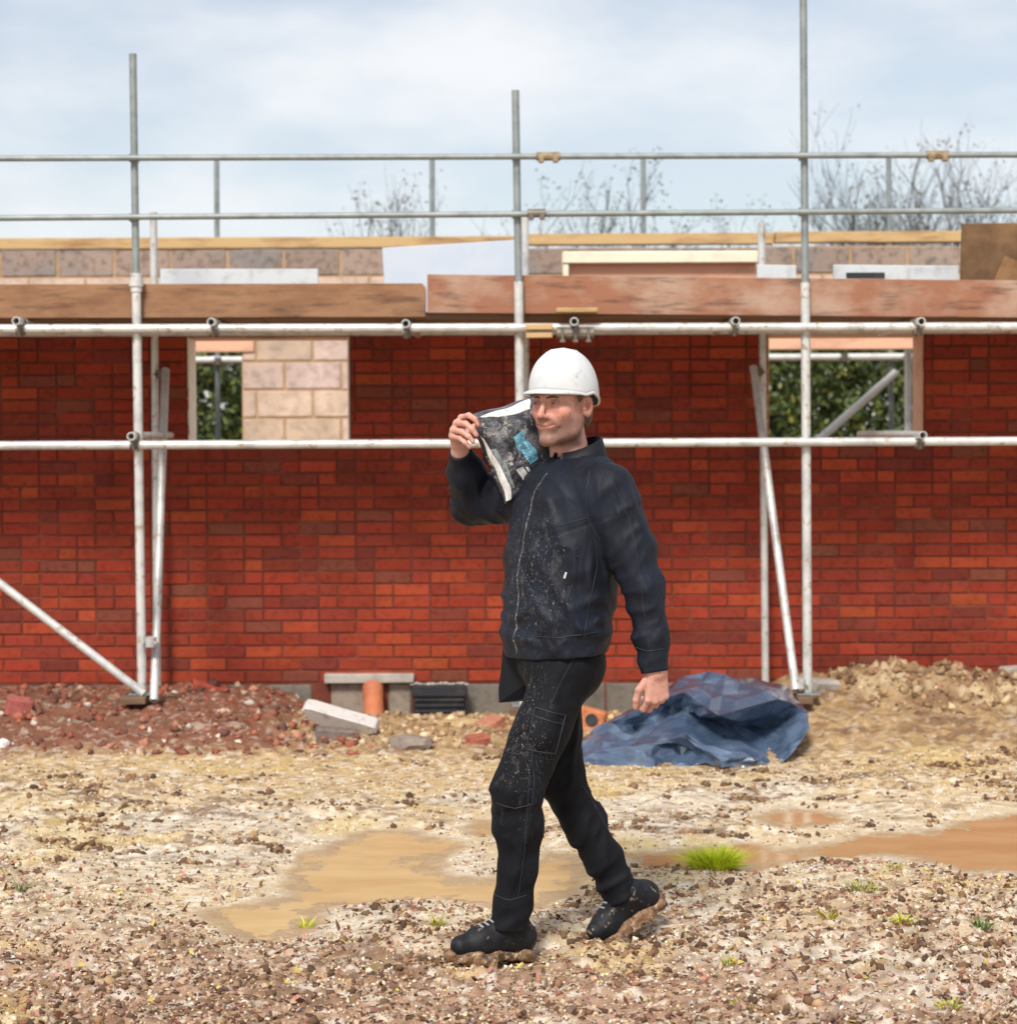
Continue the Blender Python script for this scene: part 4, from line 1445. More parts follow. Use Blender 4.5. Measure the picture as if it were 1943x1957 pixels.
def sdf_mesh(f, lo, hi, h, chunk=20, slack=0.0):
    """surface of f = 0 by surface nets on a sparse grid"""
    lo, hi = np.array(lo, np.float32), np.array(hi, np.float32)
    nb = np.ceil((hi - lo) / (h * chunk)).astype(int)
    n = nb * chunk + 1
    val = np.full(n, 1.0, np.float32)
    ci = np.stack(np.meshgrid(*[np.arange(k) for k in nb], indexing='ij'), -1).reshape(-1, 3)
    cc = lo + (ci + 0.5) * chunk * h
    dc = f(cc.astype(np.float32))
    lim = 0.87 * chunk * h * 1.1 + slack
    for (i, j, k), d in zip(ci, dc):
        s = (slice(i * chunk, (i + 1) * chunk + 1), slice(j * chunk, (j + 1) * chunk + 1), slice(k * chunk, (k + 1) * chunk + 1))
        if abs(d) > lim:
            if d < 0:
                val[s] = -1.0
            continue
        ax = [lo[a] + np.arange(v * chunk, (v + 1) * chunk + 1) * h for a, v in enumerate((i, j, k))]
        P = np.stack(np.meshgrid(*ax, indexing='ij'), -1).reshape(-1, 3).astype(np.float32)
        val[s] = f(P).reshape(chunk + 1, chunk + 1, chunk + 1)
    ins = val < 0
    cnt = np.zeros(n - 1, np.int8)
    for a in (0, 1):
        for b in (0, 1):
            for c in (0, 1):
                cnt += ins[a:n[0] - 1 + a, b:n[1] - 1 + b, c:n[2] - 1 + c]
    act = np.argwhere((cnt > 0) & (cnt < 8))
    vid = np.full(n - 1, -1, np.int32)
    vid[act[:, 0], act[:, 1], act[:, 2]] = np.arange(len(act))
    acc = np.zeros((len(act), 3), np.float32)
    num = np.zeros(len(act), np.float32)
    cor = [(a, b, c) for a in (0, 1) for b in (0, 1) for c in (0, 1)]
    cv = {o: val[act[:, 0] + o[0], act[:, 1] + o[1], act[:, 2] + o[2]] for o in cor}
    for o in cor:
        for ax in range(3):
            if o[ax]:
                continue
            q = list(o)
            q[ax] = 1
            v0, v1 = cv[o], cv[tuple(q)]
            cr = (v0 < 0) != (v1 < 0)
            t = np.where(cr, v0 / np.where(cr, v0 - v1, 1), 0)
            p = np.zeros((len(act), 3), np.float32)
            p[:] = o
            p[:, ax] += t
            acc += p * cr[:, None]
            num += cr
    V = lo + (act + acc / num[:, None]) * h
    F = []
    for ax in range(3):
        b, c = (ax + 1) % 3, (ax + 2) % 3
        s0 = [slice(None)] * 3
        s1 = [slice(None)] * 3
        s0[ax] = slice(0, n[ax] - 1)
        s1[ax] = slice(1, n[ax])
        e = ins[tuple(s0)] != ins[tuple(s1)]
        idx = np.argwhere(e)
        idx = idx[(idx[:, b] > 0) & (idx[:, c] > 0) & (idx[:, b] < n[b] - 1) & (idx[:, c] < n[c] - 1)]
        flip = ins[idx[:, 0], idx[:, 1], idx[:, 2]]
        qs = []
        for ob, oc in ((1, 1), (0, 1), (0, 0), (1, 0)):
            g = idx.copy()
            g[:, b] -= ob
            g[:, c] -= oc
            qs.append(vid[g[:, 0], g[:, 1], g[:, 2]])
        q = np.stack(qs, 1)
        q[~flip] = q[~flip][:, ::-1]
        F.append(q)
    return V, np.concatenate(F)


def smin(a, b, k):
    hh = np.clip(0.5 + 0.5 * (b - a) / k, 0, 1)
    return b + (a - b) * hh - k * hh * (1 - hh)


def smax(a, b, k):
    return -smin(-a, -b, k)


def cap(p, a, b, ra, rb):
    a, b = np.asarray(a, np.float32), np.asarray(b, np.float32)
    ab = b - a
    t = np.clip(((p - a) @ ab) / (ab @ ab + 1e-12), 0, 1)
    return np.linalg.norm(p - a - t[:, None] * ab, axis=1) - (ra + (rb - ra) * t)


def chain(p, pts, rs, k=0.02):
    d = None
    for i in range(len(pts) - 1):
        e = cap(p, pts[i], pts[i + 1], rs[i], rs[i + 1])
        d = e if d is None else smin(d, e, k)
    return d


def ell(p, c, r):
    q = (p - np.asarray(c, np.float32))
    r = np.asarray(r, np.float32)
    k0 = np.linalg.norm(q / r, axis=1)
    k1 = np.linalg.norm(q / (r * r), axis=1)
    return k0 * (k0 - 1) / np.maximum(k1, 1e-9)


def sph(p, c, r):
    return np.linalg.norm(p - np.asarray(c, np.float32), axis=1) - r


_W = np.random.default_rng(5)
_WK = _W.normal(size=(24, 3)).astype(np.float32)
_WP = _W.uniform(0, 6.28, 24).astype(np.float32)


def wav(p, freq, i0, n=4):
    """smooth pseudo-random field, about -1..1"""
    s = 0
    for i in range(i0, i0 + n):
        s = s + np.sin(p @ (_WK[i % 24] * freq) + _WP[i % 24])
    return s / n


def unit(v):
    v = np.asarray(v, np.float32)
    return v / np.linalg.norm(v)


TH = math.radians(30)
FW = np.array((-math.cos(TH), -math.sin(TH), 0), np.float32)     # chest direction
LF = np.array((math.sin(TH), -math.cos(TH), 0), np.float32)      # his left
PH = math.radians(56)
HO = B(1059.5, 762, 0.0)
HS = 1.06
HF = unit((-math.cos(PH), -math.sin(PH), 0.02))
HL = unit(np.cross(np.array((0, 0, 1.0)), HF))
HU = np.cross(HF, HL)
HU = unit(HU)
if HU[2] < 0:
    HU = -HU
HL = unit(np.cross(HF, HU))       # forward x up = right
HL = -HL if HL @ LF < 0 else HL
HM = np.stack([HL, HF, HU], 1)


def headw(x, y, z):
    return HO + HM @ (np.array((x, y, z), np.float32) * HS)


def head_sdf(p):
    q = ((p - HO) @ HM) / HS
    ax = np.abs(q[:, 0])
    m_ = np.stack([ax, q[:, 1], q[:, 2]], 1)
    d = ell(q, (0, -0.012, 0.035), (0.076, 0.097, 0.088))
    d = smin(d, ell(q, (0, 0.026, -0.038), (0.060, 0.066, 0.078)), 0.03)
    d = smin(d, cap(m_, (0.050, -0.008, -0.045), (0.046, 0.012, -0.078), 0.018, 0.016), 0.025)      # jaw angle
    d = smin(d, cap(m_, (0.046, 0.012, -0.078), (0.012, 0.070, -0.106), 0.016, 0.016), 0.02)
    d = smin(d, sph(q, (0, 0.078, -0.106), 0.017), 0.016)                                            # chin
    d = smin(d, sph(m_, (0.043, 0.060, -0.022), 0.018), 0.022)                                       # cheekbone
    d = smin(d, cap(m_, (0.010, 0.091, 0.018), (0.042, 0.075, 0.017), 0.009, 0.008), 0.014)          # brow
    d = smax(d, -sph(m_, (0.031, 0.103, 0.001), 0.0155), 0.012)                                      # sockets
    lid = np.maximum(sph(m_, (0.031, 0.0775, 0.0005), 0.0150), -(np.abs(q[:, 2] + 0.0005 + (ax - 0.031) ** 2 * 16) - 0.0013))
    d = smin(d, lid, 0.004)
    nose = cap(q, (0, 0.089, 0.014), (0, 0.112, -0.034), 0.0065, 0.0090)
    nose = smin(nose, sph(m_, (0.0105, 0.101, -0.0405), 0.0072), 0.006)
    nose = smin(nose, sph(q, (0, 0.1125, -0.037), 0.0098), 0.006)
    d = smin(d, nose, 0.008)
    d = smax(d, -sph(m_, (0.0065, 0.105, -0.0500), 0.0042), 0.003)                                   # nostrils
    d = smin(d, ell(q, (0, 0.079, -0.063), (0.030, 0.017, 0.024)), 0.014)                            # muzzle
    zc = -0.0690 + ax * ax * 9.0                                                                     # smiling lip line
    lipu = np.sqrt((q[:, 1] - 0.0925 + ax * ax * 16) ** 2 + (q[:, 2] - zc - 0.0035) ** 2) - 0.0040
    lipl = np.sqrt((q[:, 1] - 0.0925 + ax * ax * 17) ** 2 + (q[:, 2] - zc + 0.0050) ** 2) - 0.0048
    side = ax - 0.029
    lipu = np.maximum(lipu, side)
    lipl = np.maximum(lipl, side + 0.004)
    d = smin(d, lipu, 0.004)
    d = smin(d, lipl, 0.004)
    slit = np.maximum(np.sqrt((q[:, 1] - 0.0975 + ax * ax * 16) ** 2 * 0.3 + (q[:, 2] - zc) ** 2) - 0.0019, ax - 0.031)
    d = smax(d, -slit, 0.002)
    d = smax(d, -sph(q, (0, 0.103, -0.084), 0.013), 0.010)                                           # below the lip
    d = smin(d, cap(m_, (0.020, 0.092, -0.042), (0.036, 0.074, -0.062), 0.0045, 0.0045), 0.008)        # cheek fold
    # ear
    e = np.stack([ax - 0.079, q[:, 1] + 0.014, q[:, 2] + 0.008], 1)
    ca, sa = math.cos(0.35), math.sin(0.35)
    e2 = np.stack([e[:, 0] * ca + e[:, 1] * sa, -e[:, 0] * sa + e[:, 1] * ca, e[:, 2]], 1)
    ear = ell(e2, (0, 0, 0), (0.0085, 0.0195, 0.033))
    ear = smax(ear, -ell(e2, (0.0095, 0.002, 0.003), (0.0105, 0.0125, 0.022)), 0.003)
    ear = smin(ear, sph(e2, (0.002, 0.013, -0.006), 0.006), 0.005)
    d = smin(d, ear, 0.005)
    return d * HS


NECK = [headw(0, -0.022, -0.06), headw(0, -0.040, -0.13), headw(0.0, -0.050, -0.20)]
# --- arms and hands
L_SH, L_EL, L_WR = B(1146, 925, -0.165), B(1213, 1104, -0.20), B(1238, 1268, -0.23)
R_SH, R_EL, R_WR = B(1034, 925, 0.16), B(896, 946, 0.27), B(868, 853, 0.10)


def hand_prims(wrist, d, w, n, s=1.0, curl=((50, 62, 40),) * 4, thumb=(20, 25)):
    """d along fingers, w towards the thumb, n out of the back of the hand"""
    d, w, n = unit(d), unit(w), unit(n)
    palm, fing = [], []
    lens = ((0.042, 0.026, 0.020), (0.046, 0.030, 0.021), (0.043, 0.028, 0.020), (0.034, 0.021, 0.018))
    for i, off in enumerate((0.030, 0.010, -0.010, -0.029)):
        kn = wrist + d * s * (0.088 - 0.006 * abs(i - 1)) + w * off * s + n * 0.004 * s * (1 - abs(i - 1.5) / 2)
        palm.append((wrist + w * off * 0.62 * s, kn, 0.0165 * s, 0.0115 * s))
        p, ang = kn, 0.0
        seg = []
        for j in range(3):
            ang += math.radians(curl[i][j])
            dirn = d * math.cos(ang) - n * math.sin(ang) + w * (0.06 * (1.5 - i))
            q = p + unit(dirn) * lens[i][j] * s
            r0, r1 = (0.0098 - 0.0008 * j) * s, (0.0090 - 0.0010 * j) * s
            if i == 3:
                r0, r1 = r0 * 0.88, r1 * 0.88
            seg.append((p, q, r0, r1))
            p = q
        fing.append(seg)
    t0 = wrist + d * 0.022 * s + w * 0.026 * s - n * 0.006 * s
    t1 = t0 + unit(d * 0.75 + w * 0.62 - n * 0.25) * 0.042 * s
    t2 = t1 + unit(d * 0.95 + w * 0.18 - n * 0.30) * 0.032 * s
    t3 = t2 + unit(d * 0.95 - w * 0.10 - n * 0.35) * 0.026 * s
    fing.append([(t0, t1, 0.0155 * s, 0.0120 * s), (t1, t2, 0.0115 * s, 0.0100 * s), (t2, t3, 0.0100 * s, 0.0085 * s)])
    return palm, fing


def hand_sdf(p, palm, fing):
    d = None
    for a, b, r0, r1 in palm:
        e = cap(p, a, b, r0, r1)
        d = e if d is None else smin(d, e, 0.012)
    for seg in fing:
        f_ = None
        for a, b, r0, r1 in seg:
            e = cap(p, a, b, r0, r1)
            f_ = e if f_ is None else smin(f_, e, 0.004)
        d = smin(d, f_, 0.0045)
    return d


LH = hand_prims(L_WR, (0.02, 0.05, -1.0), (-0.90, -0.40, -0.02), (0.42, -0.90, 0.0), 0.99,
                ((38, 58, 40), (48, 66, 45), (54, 68, 45), (58, 66, 45)))
# right hand: fingers over the near face of the bag
def rp(x, y, dy):
    return B(884 + (x - 884) * 0.86, 818 + (y - 818) * 0.86, dy)


RH_palm, RH_f = [], []
kn = [rp(868, 783, 0.035), rp(857, 795, 0.030), rp(850, 810, 0.030), rp(848, 824, 0.036)]
mids = [rp(884, 778, -0.012), rp(877, 796, -0.018), rp(870, 814, -0.014), rp(866, 829, -0.006)]
mid2 = [rp(897, 786, -0.026), rp(891, 807, -0.032), rp(884, 824, -0.026), rp(877, 838, -0.016)]
tipz = [rp(906, 799, -0.026), rp(901, 821, -0.030), rp(894, 836, -0.024), rp(886, 848, -0.014)]
for i in range(4):
    RH_palm.append((R_WR + (kn[i] - R_WR) * 0.1, kn[i], 0.018, 0.0115))
    r_ = (0.0092, 0.0095, 0.0090, 0.0080)[i]
    RH_f.append([(kn[i], mids[i], r_ * 1.08, r_), (mids[i], mid2[i], r_, r_ * 0.94), (mid2[i], tipz[i], r_ * 0.94, r_ * 0.82)])
th0, th1, th2, th3 = rp(868, 838, 0.11), rp(880, 815, 0.155), rp(897, 803, 0.175), rp(912, 800, 0.18)
RH_f.append([(th0, th1, 0.016, 0.013), (th1, th2, 0.012, 0.0105), (th2, th3, 0.0105, 0.009)])
RH_palm.append((R_WR, rp(866, 820, 0.075), 0.022, 0.020))

# --- torso, legs
SEC = [  # sight y, centre x, half depth, half width
    (1248, 1046, 0.140, 0.190), (1225, 1046, 0.146, 0.200), (1180, 1050, 0.150, 0.206), (1120, 1056, 0.156, 0.214), (1050, 1062, 0.158, 0.222),
    (985, 1070, 0.154, 0.228), (935, 1079, 0.146, 0.226), (900, 1086, 0.128, 0.205), (878, 1091, 0.100, 0.150), (862, 1093, 0.082, 0.100), (840, 1094, 0.070, 0.078)]
SEC_Z = np.array([B(x, y)[2] for y, x, a, b in SEC])
SEC_X = np.array([B(x, y)[0] for y, x, a, b in SEC])
SEC_A = np.array([s[2] for s in SEC])
SEC_B = np.array([s[3] for s in SEC])


def torso(p, inset=0.0, sharp=2.3):
    z = p[:, 2]
    cx = np.interp(z, SEC_Z, SEC_X)
    a = np.interp(z, SEC_Z, SEC_A) - inset
    b = np.interp(z, SEC_Z, SEC_B) - inset
    rx, ry = p[:, 0] - cx, p[:, 1] - PY
    u = rx * FW[0] + ry * FW[1]
    v = rx * LF[0] + ry * LF[1]
    rr = ((np.abs(u) / a) ** sharp + (np.abs(v) / b) ** sharp) ** (1 / sharp)
    return (rr - 1) * np.minimum(a, b) * 0.85


HIP_L, KNE_L, ANK_L = B(1072, 1262, -0.085), B(977, 1488, -0.16), B(966, 1752, -0.13)
HIP_R, KNE_R, ANK_R = B(1046, 1262, 0.085), B(1058, 1472, 0.09), B(1172, 1693, 0.13)


class Group:
    def __init__(s, f, c, r):
        s.f, s.c, s.r = f, np.asarray(c, np.float32), r

    def __call__(s, p):
        d0 = np.linalg.norm(p - s.c, axis=1) - s.r
        near = d0 < 0.06
        if not near.any():
            return np.maximum(d0, 0.05)
        out = np.maximum(d0, 0.05)
        out[near] = s.f(p[near])
        return out


G_head = Group(head_sdf, headw(0, 0, 0), 0.17)
G_lh = Group(lambda p: hand_sdf(p, *LH), L_WR + np.array((0, 0, -0.07), np.float32), 0.14)
G_rh = Group(lambda p: hand_sdf(p, RH_palm, RH_f), R_WR + np.array((0, 0, 0.04), np.float32), 0.16)


def body_sdf(p):
    d = smin(G_head(p), chain(p, NECK, (0.056, 0.055, 0.062)), 0.02)
    t = np.maximum(torso(p, 0.030), p[:, 2] - B(1090, 890)[2])
    t = np.maximum(t, B(1050, 1240)[2] - p[:, 2])
    d = smin(d, t, 0.03)
    d = smin(d, ell(p, B(1054, 1250), (0.105, 0.135, 0.10)), 0.03)
    for S_, E_, W_ in ((L_SH, L_EL, L_WR), (R_SH, R_EL, R_WR)):
        d = smin(d, chain(p, (S_, E_, W_), (0.055, 0.040, 0.0285)), 0.015)
    d = smin(d, G_lh(p), 0.010)
    d = smin(d, G_rh(p), 0.010)
    for H_, K_, A_ in ((HIP_L, KNE_L, ANK_L), (HIP_R, KNE_R, ANK_R)):
        d = smin(d, chain(p, (H_, K_, A_), (0.068, 0.045, 0.036)), 0.02)
    return d


person = thing('person', 'man in white hard hat and black work clothes striding with a bag on his shoulder', 'person', loc=(float(B(1040, 1800)[0]), PY, 0))
PO = np.array(person.location, np.float32)


def skin_color(V):
    c = np.empty((len(V), 3), np.float32)
    c[:] = (0.60, 0.305, 0.235)
    c = lerp3(c, (0.65, 0.35, 0.275), sstep(-0.3, 0.6, wav(V, 60, 0)))
    q = ((V - HO) @ HM) / HS
    ax = np.abs(q[:, 0])
    head = sstep(-0.19, -0.13, q[:, 2]) * (np.linalg.norm(q, axis=1) < 0.25)

    def blob(x, y, z, r):
        return np.exp(-((ax - x) ** 2 + (q[:, 1] - y) ** 2 + (q[:, 2] - z) ** 2) / (r * r)) * head
    c = lerp3(c, (0.64, 0.22, 0.15), np.clip(blob(0.042, 0.07, -0.03, 0.028) * 0.55 + blob(0, 0.115, -0.034, 0.016) * 0.6 + blob(0.08, -0.01, -0.01, 0.03) * 0.4, 0, 1))
    # stubble
    st = sstep(-0.030, -0.060, q[:, 2] + 0.25 * np.maximum(0.05 - q[:, 1], 0) * -1) * sstep(-0.045, 0.0, q[:, 1]) * head
    st *= sstep(-0.135, -0.115, q[:, 2])
    st = st * (1 - blob(0, 0.1, -0.066, 0.014))
    nz_ = 0.9 + 0.1 * wav(V, 90, 4)
    c = lerp3(c, (0.19, 0.105, 0.08), np.clip(st * 0.92 * nz_, 0, 1))
    mst = np.exp(-((q[:, 2] + 0.052) / 0.007) ** 2) * sstep(0.035, 0.02, ax) * (q[:, 1] > 0.07) * head
    c = lerp3(c, (0.26, 0.13, 0.09), np.clip(mst * 0.6, 0, 1))
    c = lerp3(c, (0.40, 0.13, 0.09), np.clip(np.exp(-(((q[:, 1] + 0.012) / 0.010) ** 2 + ((q[:, 2] + 0.006) / 0.018) ** 2)) * (ax > 0.074) * head * 0.8, 0, 1))  # hollow of the ear: recess shade painted in as darker red
    lip = sstep(0.0085, 0.005, np.abs(q[:, 2] + 0.0695 - ax * ax * 9)) * sstep(0.032, 0.026, ax) * (q[:, 1] > 0.07) * head
    c = lerp3(c, (0.36, 0.13, 0.10), lip * 0.8)
    eye = np.exp(-(((ax - 0.031) / 0.017) ** 2 + ((q[:, 2] - 0.002) / 0.009) ** 2)) * (q[:, 1] > 0.06) * head  # shade of the squinting eye sockets painted into the skin
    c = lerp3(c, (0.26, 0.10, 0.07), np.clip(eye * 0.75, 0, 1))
    fold_shade = np.exp(-((((ax - 0.018) * 0.8 - (-q[:, 2] - 0.040) * 0.62) / 0.0035) ** 2)) * (q[:, 2] < -0.036) * (q[:, 2] > -0.07) * (q[:, 1] > 0.06) * head  # crease shade painted along the nasolabial line
    c = lerp3(c, (0.36, 0.14, 0.10), np.clip(fold_shade * 0.5, 0, 1))
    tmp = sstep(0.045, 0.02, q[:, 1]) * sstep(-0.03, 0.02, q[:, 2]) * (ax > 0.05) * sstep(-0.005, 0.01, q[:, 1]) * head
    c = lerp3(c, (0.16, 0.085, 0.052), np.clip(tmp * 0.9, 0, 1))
    return c


V, F = sdf_mesh(body_sdf, (-0.42, PY - 0.36, -0.02), (0.52, PY + 0.42, 1.95), 0.0033, 16, 0.01)
M['skin'] = material('skin', attr=True, rough=0.5, spec=0.4, noise=(70, 0.80, 0.48, 0.66), noise2=(24, 1.14, 0.48, 0.62), bump=(150, 0.3, 0.003))
M['skin'].node_tree.nodes['Principled BSDF'].inputs['Subsurface Weight'].default_value = 0.12
M['skin'].node_tree.nodes['Principled BSDF'].inputs['Subsurface Radius'].default_value = (0.012, 0.005, 0.003)
M['skin'].node_tree.nodes['Principled BSDF'].inputs['Subsurface Scale'].default_value = 0.6
add('body', mesh_np('body', V - PO, F, skin_color(V), True), M['skin'], person)

# eyes and brows
M['eye'] = material('eye_white', (0.34, 0.29, 0.27), 0.3)
M['iris'] = material('iris', (0.06, 0.045, 0.035), 0.15)
M['hair'] = material('hair', (0.13, 0.068, 0.040), 0.6, noise=(160, (0.055, 0.03, 0.018), 0.4, 0.65, (1, 1, 0.3)), bump=(260, 0.6, 0.004, (1, 1, 0.25)))
for sx in (-1, 1):
    c = headw(sx * 0.031, 0.0775, 0.0005) - PO
    bm = bmesh.new()
    bmesh.ops.create_uvsphere(bm, u_segments=16, v_segments=10, radius=0.0134 * HS)
    me = bpy.data.meshes.new('eye')
    bm.to_mesh(me); bm.free()
    e = add('eye', me, M['eye'], person)
    e.location = c
    me.polygons.foreach_set('use_smooth', np.ones(len(me.polygons), bool))
    gaze = unit(HF * 0.97 - HL * 0.18)
    mb = MB().tube([Vector(gaze * 0.0105), Vector(gaze * 0.0142)], [0.0065, 0.0056], 12)
    mb.build('iris', M['iris'], e, smooth=True)
    mb = MB()
    pts = [headw(sx * x, y, z) - PO for x, y, z in ((0.011, 0.0995, 0.0135), (0.022, 0.0980, 0.0170), (0.034, 0.0905, 0.0180), (0.047, 0.0775, 0.0130))]
    mb.tube(pts, [0.0022, 0.0032, 0.0028, 0.0012], 6)
    mb.build('eyebrow', M['hair'], person)


def hair_sdf(p):
    q = ((p - HO) @ HM) / HS
    ax = np.abs(q[:, 0])
    d = ell(q, (0, -0.014, 0.035), (0.080, 0.102, 0.092)) - 0.001
    low = smin(d, ell(q, (0, -0.055, -0.03), (0.066, 0.050, 0.055)), 0.02)
    burn = ell(np.stack([ax, q[:, 1], q[:, 2]], 1), (0.0665, 0.010, 0.030), (0.0080, 0.016, 0.030))
    fr = np.maximum(low, np.maximum(q[:, 1] - 0.030 - (q[:, 2] - 0.02) * 0.3, 0.060 - 0 * ax - q[:, 2] * 0 - 0.02 - q[:, 2] - 0.04 + 0 * ax))
    keep = np.maximum(q[:, 1] - 0.016, np.where(q[:, 1] > -0.03, -(q[:, 2] - 0.022), -(q[:, 2] + 0.075)))
    hole = ell(np.stack([ax, q[:, 1], q[:, 2]], 1), (0.082, -0.012, -0.008), (0.03, 0.022, 0.036))
    d = np.maximum(low, keep)
    d = smax(d, -hole, 0.006)
    d = smin(d, burn, 0.012)
    return d * HS + 0.0012 * wav(p, 500, 8)


V, F = sdf_mesh(hair_sdf, HO - 0.17, HO + 0.17, 0.003, 16, 0.02)
add('hair', mesh_np('hair', V - PO, F, None, True), M['hair'], person)

# --- jacket
FOLD_C = [(L_EL, 1), (R_EL, 2)]


def fold(ph, p, amp, i0=11):
    """sharp-crested broken folds, 0..amp"""
    return amp * (0.5 + 0.5 * np.sin(2 * ph)) ** 2.6 * np.clip(0.55 + 0.9 * wav(p, 15, i0, 3), 0, 1.3)


def sleeve_folds(p, S_, E_, W_, amp=0.005):
    """creases round the elbow, running across the arm"""
    ax1, ax2 = unit(E_ - S_), unit(W_ - E_)
    r = np.linalg.norm(p - E_, axis=1)
    w_ = np.exp(-(r / 0.13) ** 2)
    t = np.where(((p - E_) @ ax1) < 0, (p - E_) @ ax1, (p - E_) @ ax2)
    ph = t * 62 + 1.6 * wav(p, 17, 3) + p @ np.array((26, 30, 8), np.float32)
    return -fold(ph, p, amp) * w_ - 0.45 * fold(t * 24 + p @ np.array((30, -22, 10), np.float32) + wav(p, 9, 6), p, amp)


def jacket_sdf(p):
    zt = B(1090, 860)[2]
    t = torso(p)
    t = smax(t, p[:, 2] - zt, 0.012)
    hem = B(1040, 1234)[2] + (p[:, 0] - B(1040, 1234)[0]) * 0.07
    d = t
    # sleeves
    la = chain(p, (L_SH, L_SH + (L_EL - L_SH) * 0.62, L_EL, L_EL + (L_WR - L_EL) * 0.6, L_WR + (L_WR - L_EL) * -0.03), (0.088, 0.076, 0.063, 0.050, 0.0425), 0.02)
    ra = chain(p, (R_SH, R_SH + (R_EL - R_SH) * 0.6, R_EL, R_EL + (R_WR - R_EL) * 0.6, R_WR + (R_WR - R_EL) * -0.05), (0.090, 0.082, 0.076, 0.056, 0.043), 0.02)
    la = la + sleeve_folds(p, L_SH, L_EL, L_WR, 0.007)
    ra = ra + sleeve_folds(p, R_SH, R_EL, R_WR, 0.007)
    d = smin(d, la, 0.022)
    d = smin(d, ra, 0.03)
    # pulled folds from the arm pit, slack folds above the hem
    z = p[:, 2]
    drag = wav(p * np.array((1, 1, 0.45), np.float32), 26, 0, 4) * 0.0045 + wav(p * np.array((1, 1, 0.35), np.float32), 55, 6, 4) * 0.0022
    uu = (p[:, 0] - B(1060, 1000)[0])
    hemf = np.exp(-((z - hem - 0.06) / 0.08) ** 2) * fold(z * 30 + uu * 9 + 1.3 * wav(p, 8, 9), p, 0.010, 2)
    diag = fold(z * 17 + uu * 26 + 1.8 * wav(p, 7, 5), p, 0.006, 8) + fold(z * 30 - uu * 20 + 2.0 * wav(p, 10, 15), p, 0.005, 4) + fold(z * 12 + uu * 60 + 2.2 * wav(p, 12, 18), p, 0.0035, 13)
    d = d + drag * 0.55 - hemf - diag + 0.004
    # yoke seam across the chest and shoulder
    seam = np.abs((z - B(1100, 985)[2]) - 0.35 * (p[:, 0] - B(1100, 985)[0]))
    d = d + 0.0016 * np.exp(-(seam / 0.004) ** 2)
    d = np.maximum(d, hem - z - 9 * (np.linalg.norm(p[:, :2] - np.array((B(1046, 1230)[0], PY)), axis=1) > 0.285))
    # cuffs cut square
    for E_, W_, L_ in ((L_EL, L_WR, 0.0), (R_EL, R_WR, 0.004)):
        a_ = unit(W_ - E_)
        near = np.linalg.norm(p - W_, axis=1) < 0.12
        d = np.where(near, np.maximum(d, (p - W_) @ a_ - L_), d)
    return d


V, F = sdf_mesh(jacket_sdf, (-0.42, PY - 0.36, 0.78), (0.52, PY + 0.42, 1.72), 0.005, 16, 0.02)


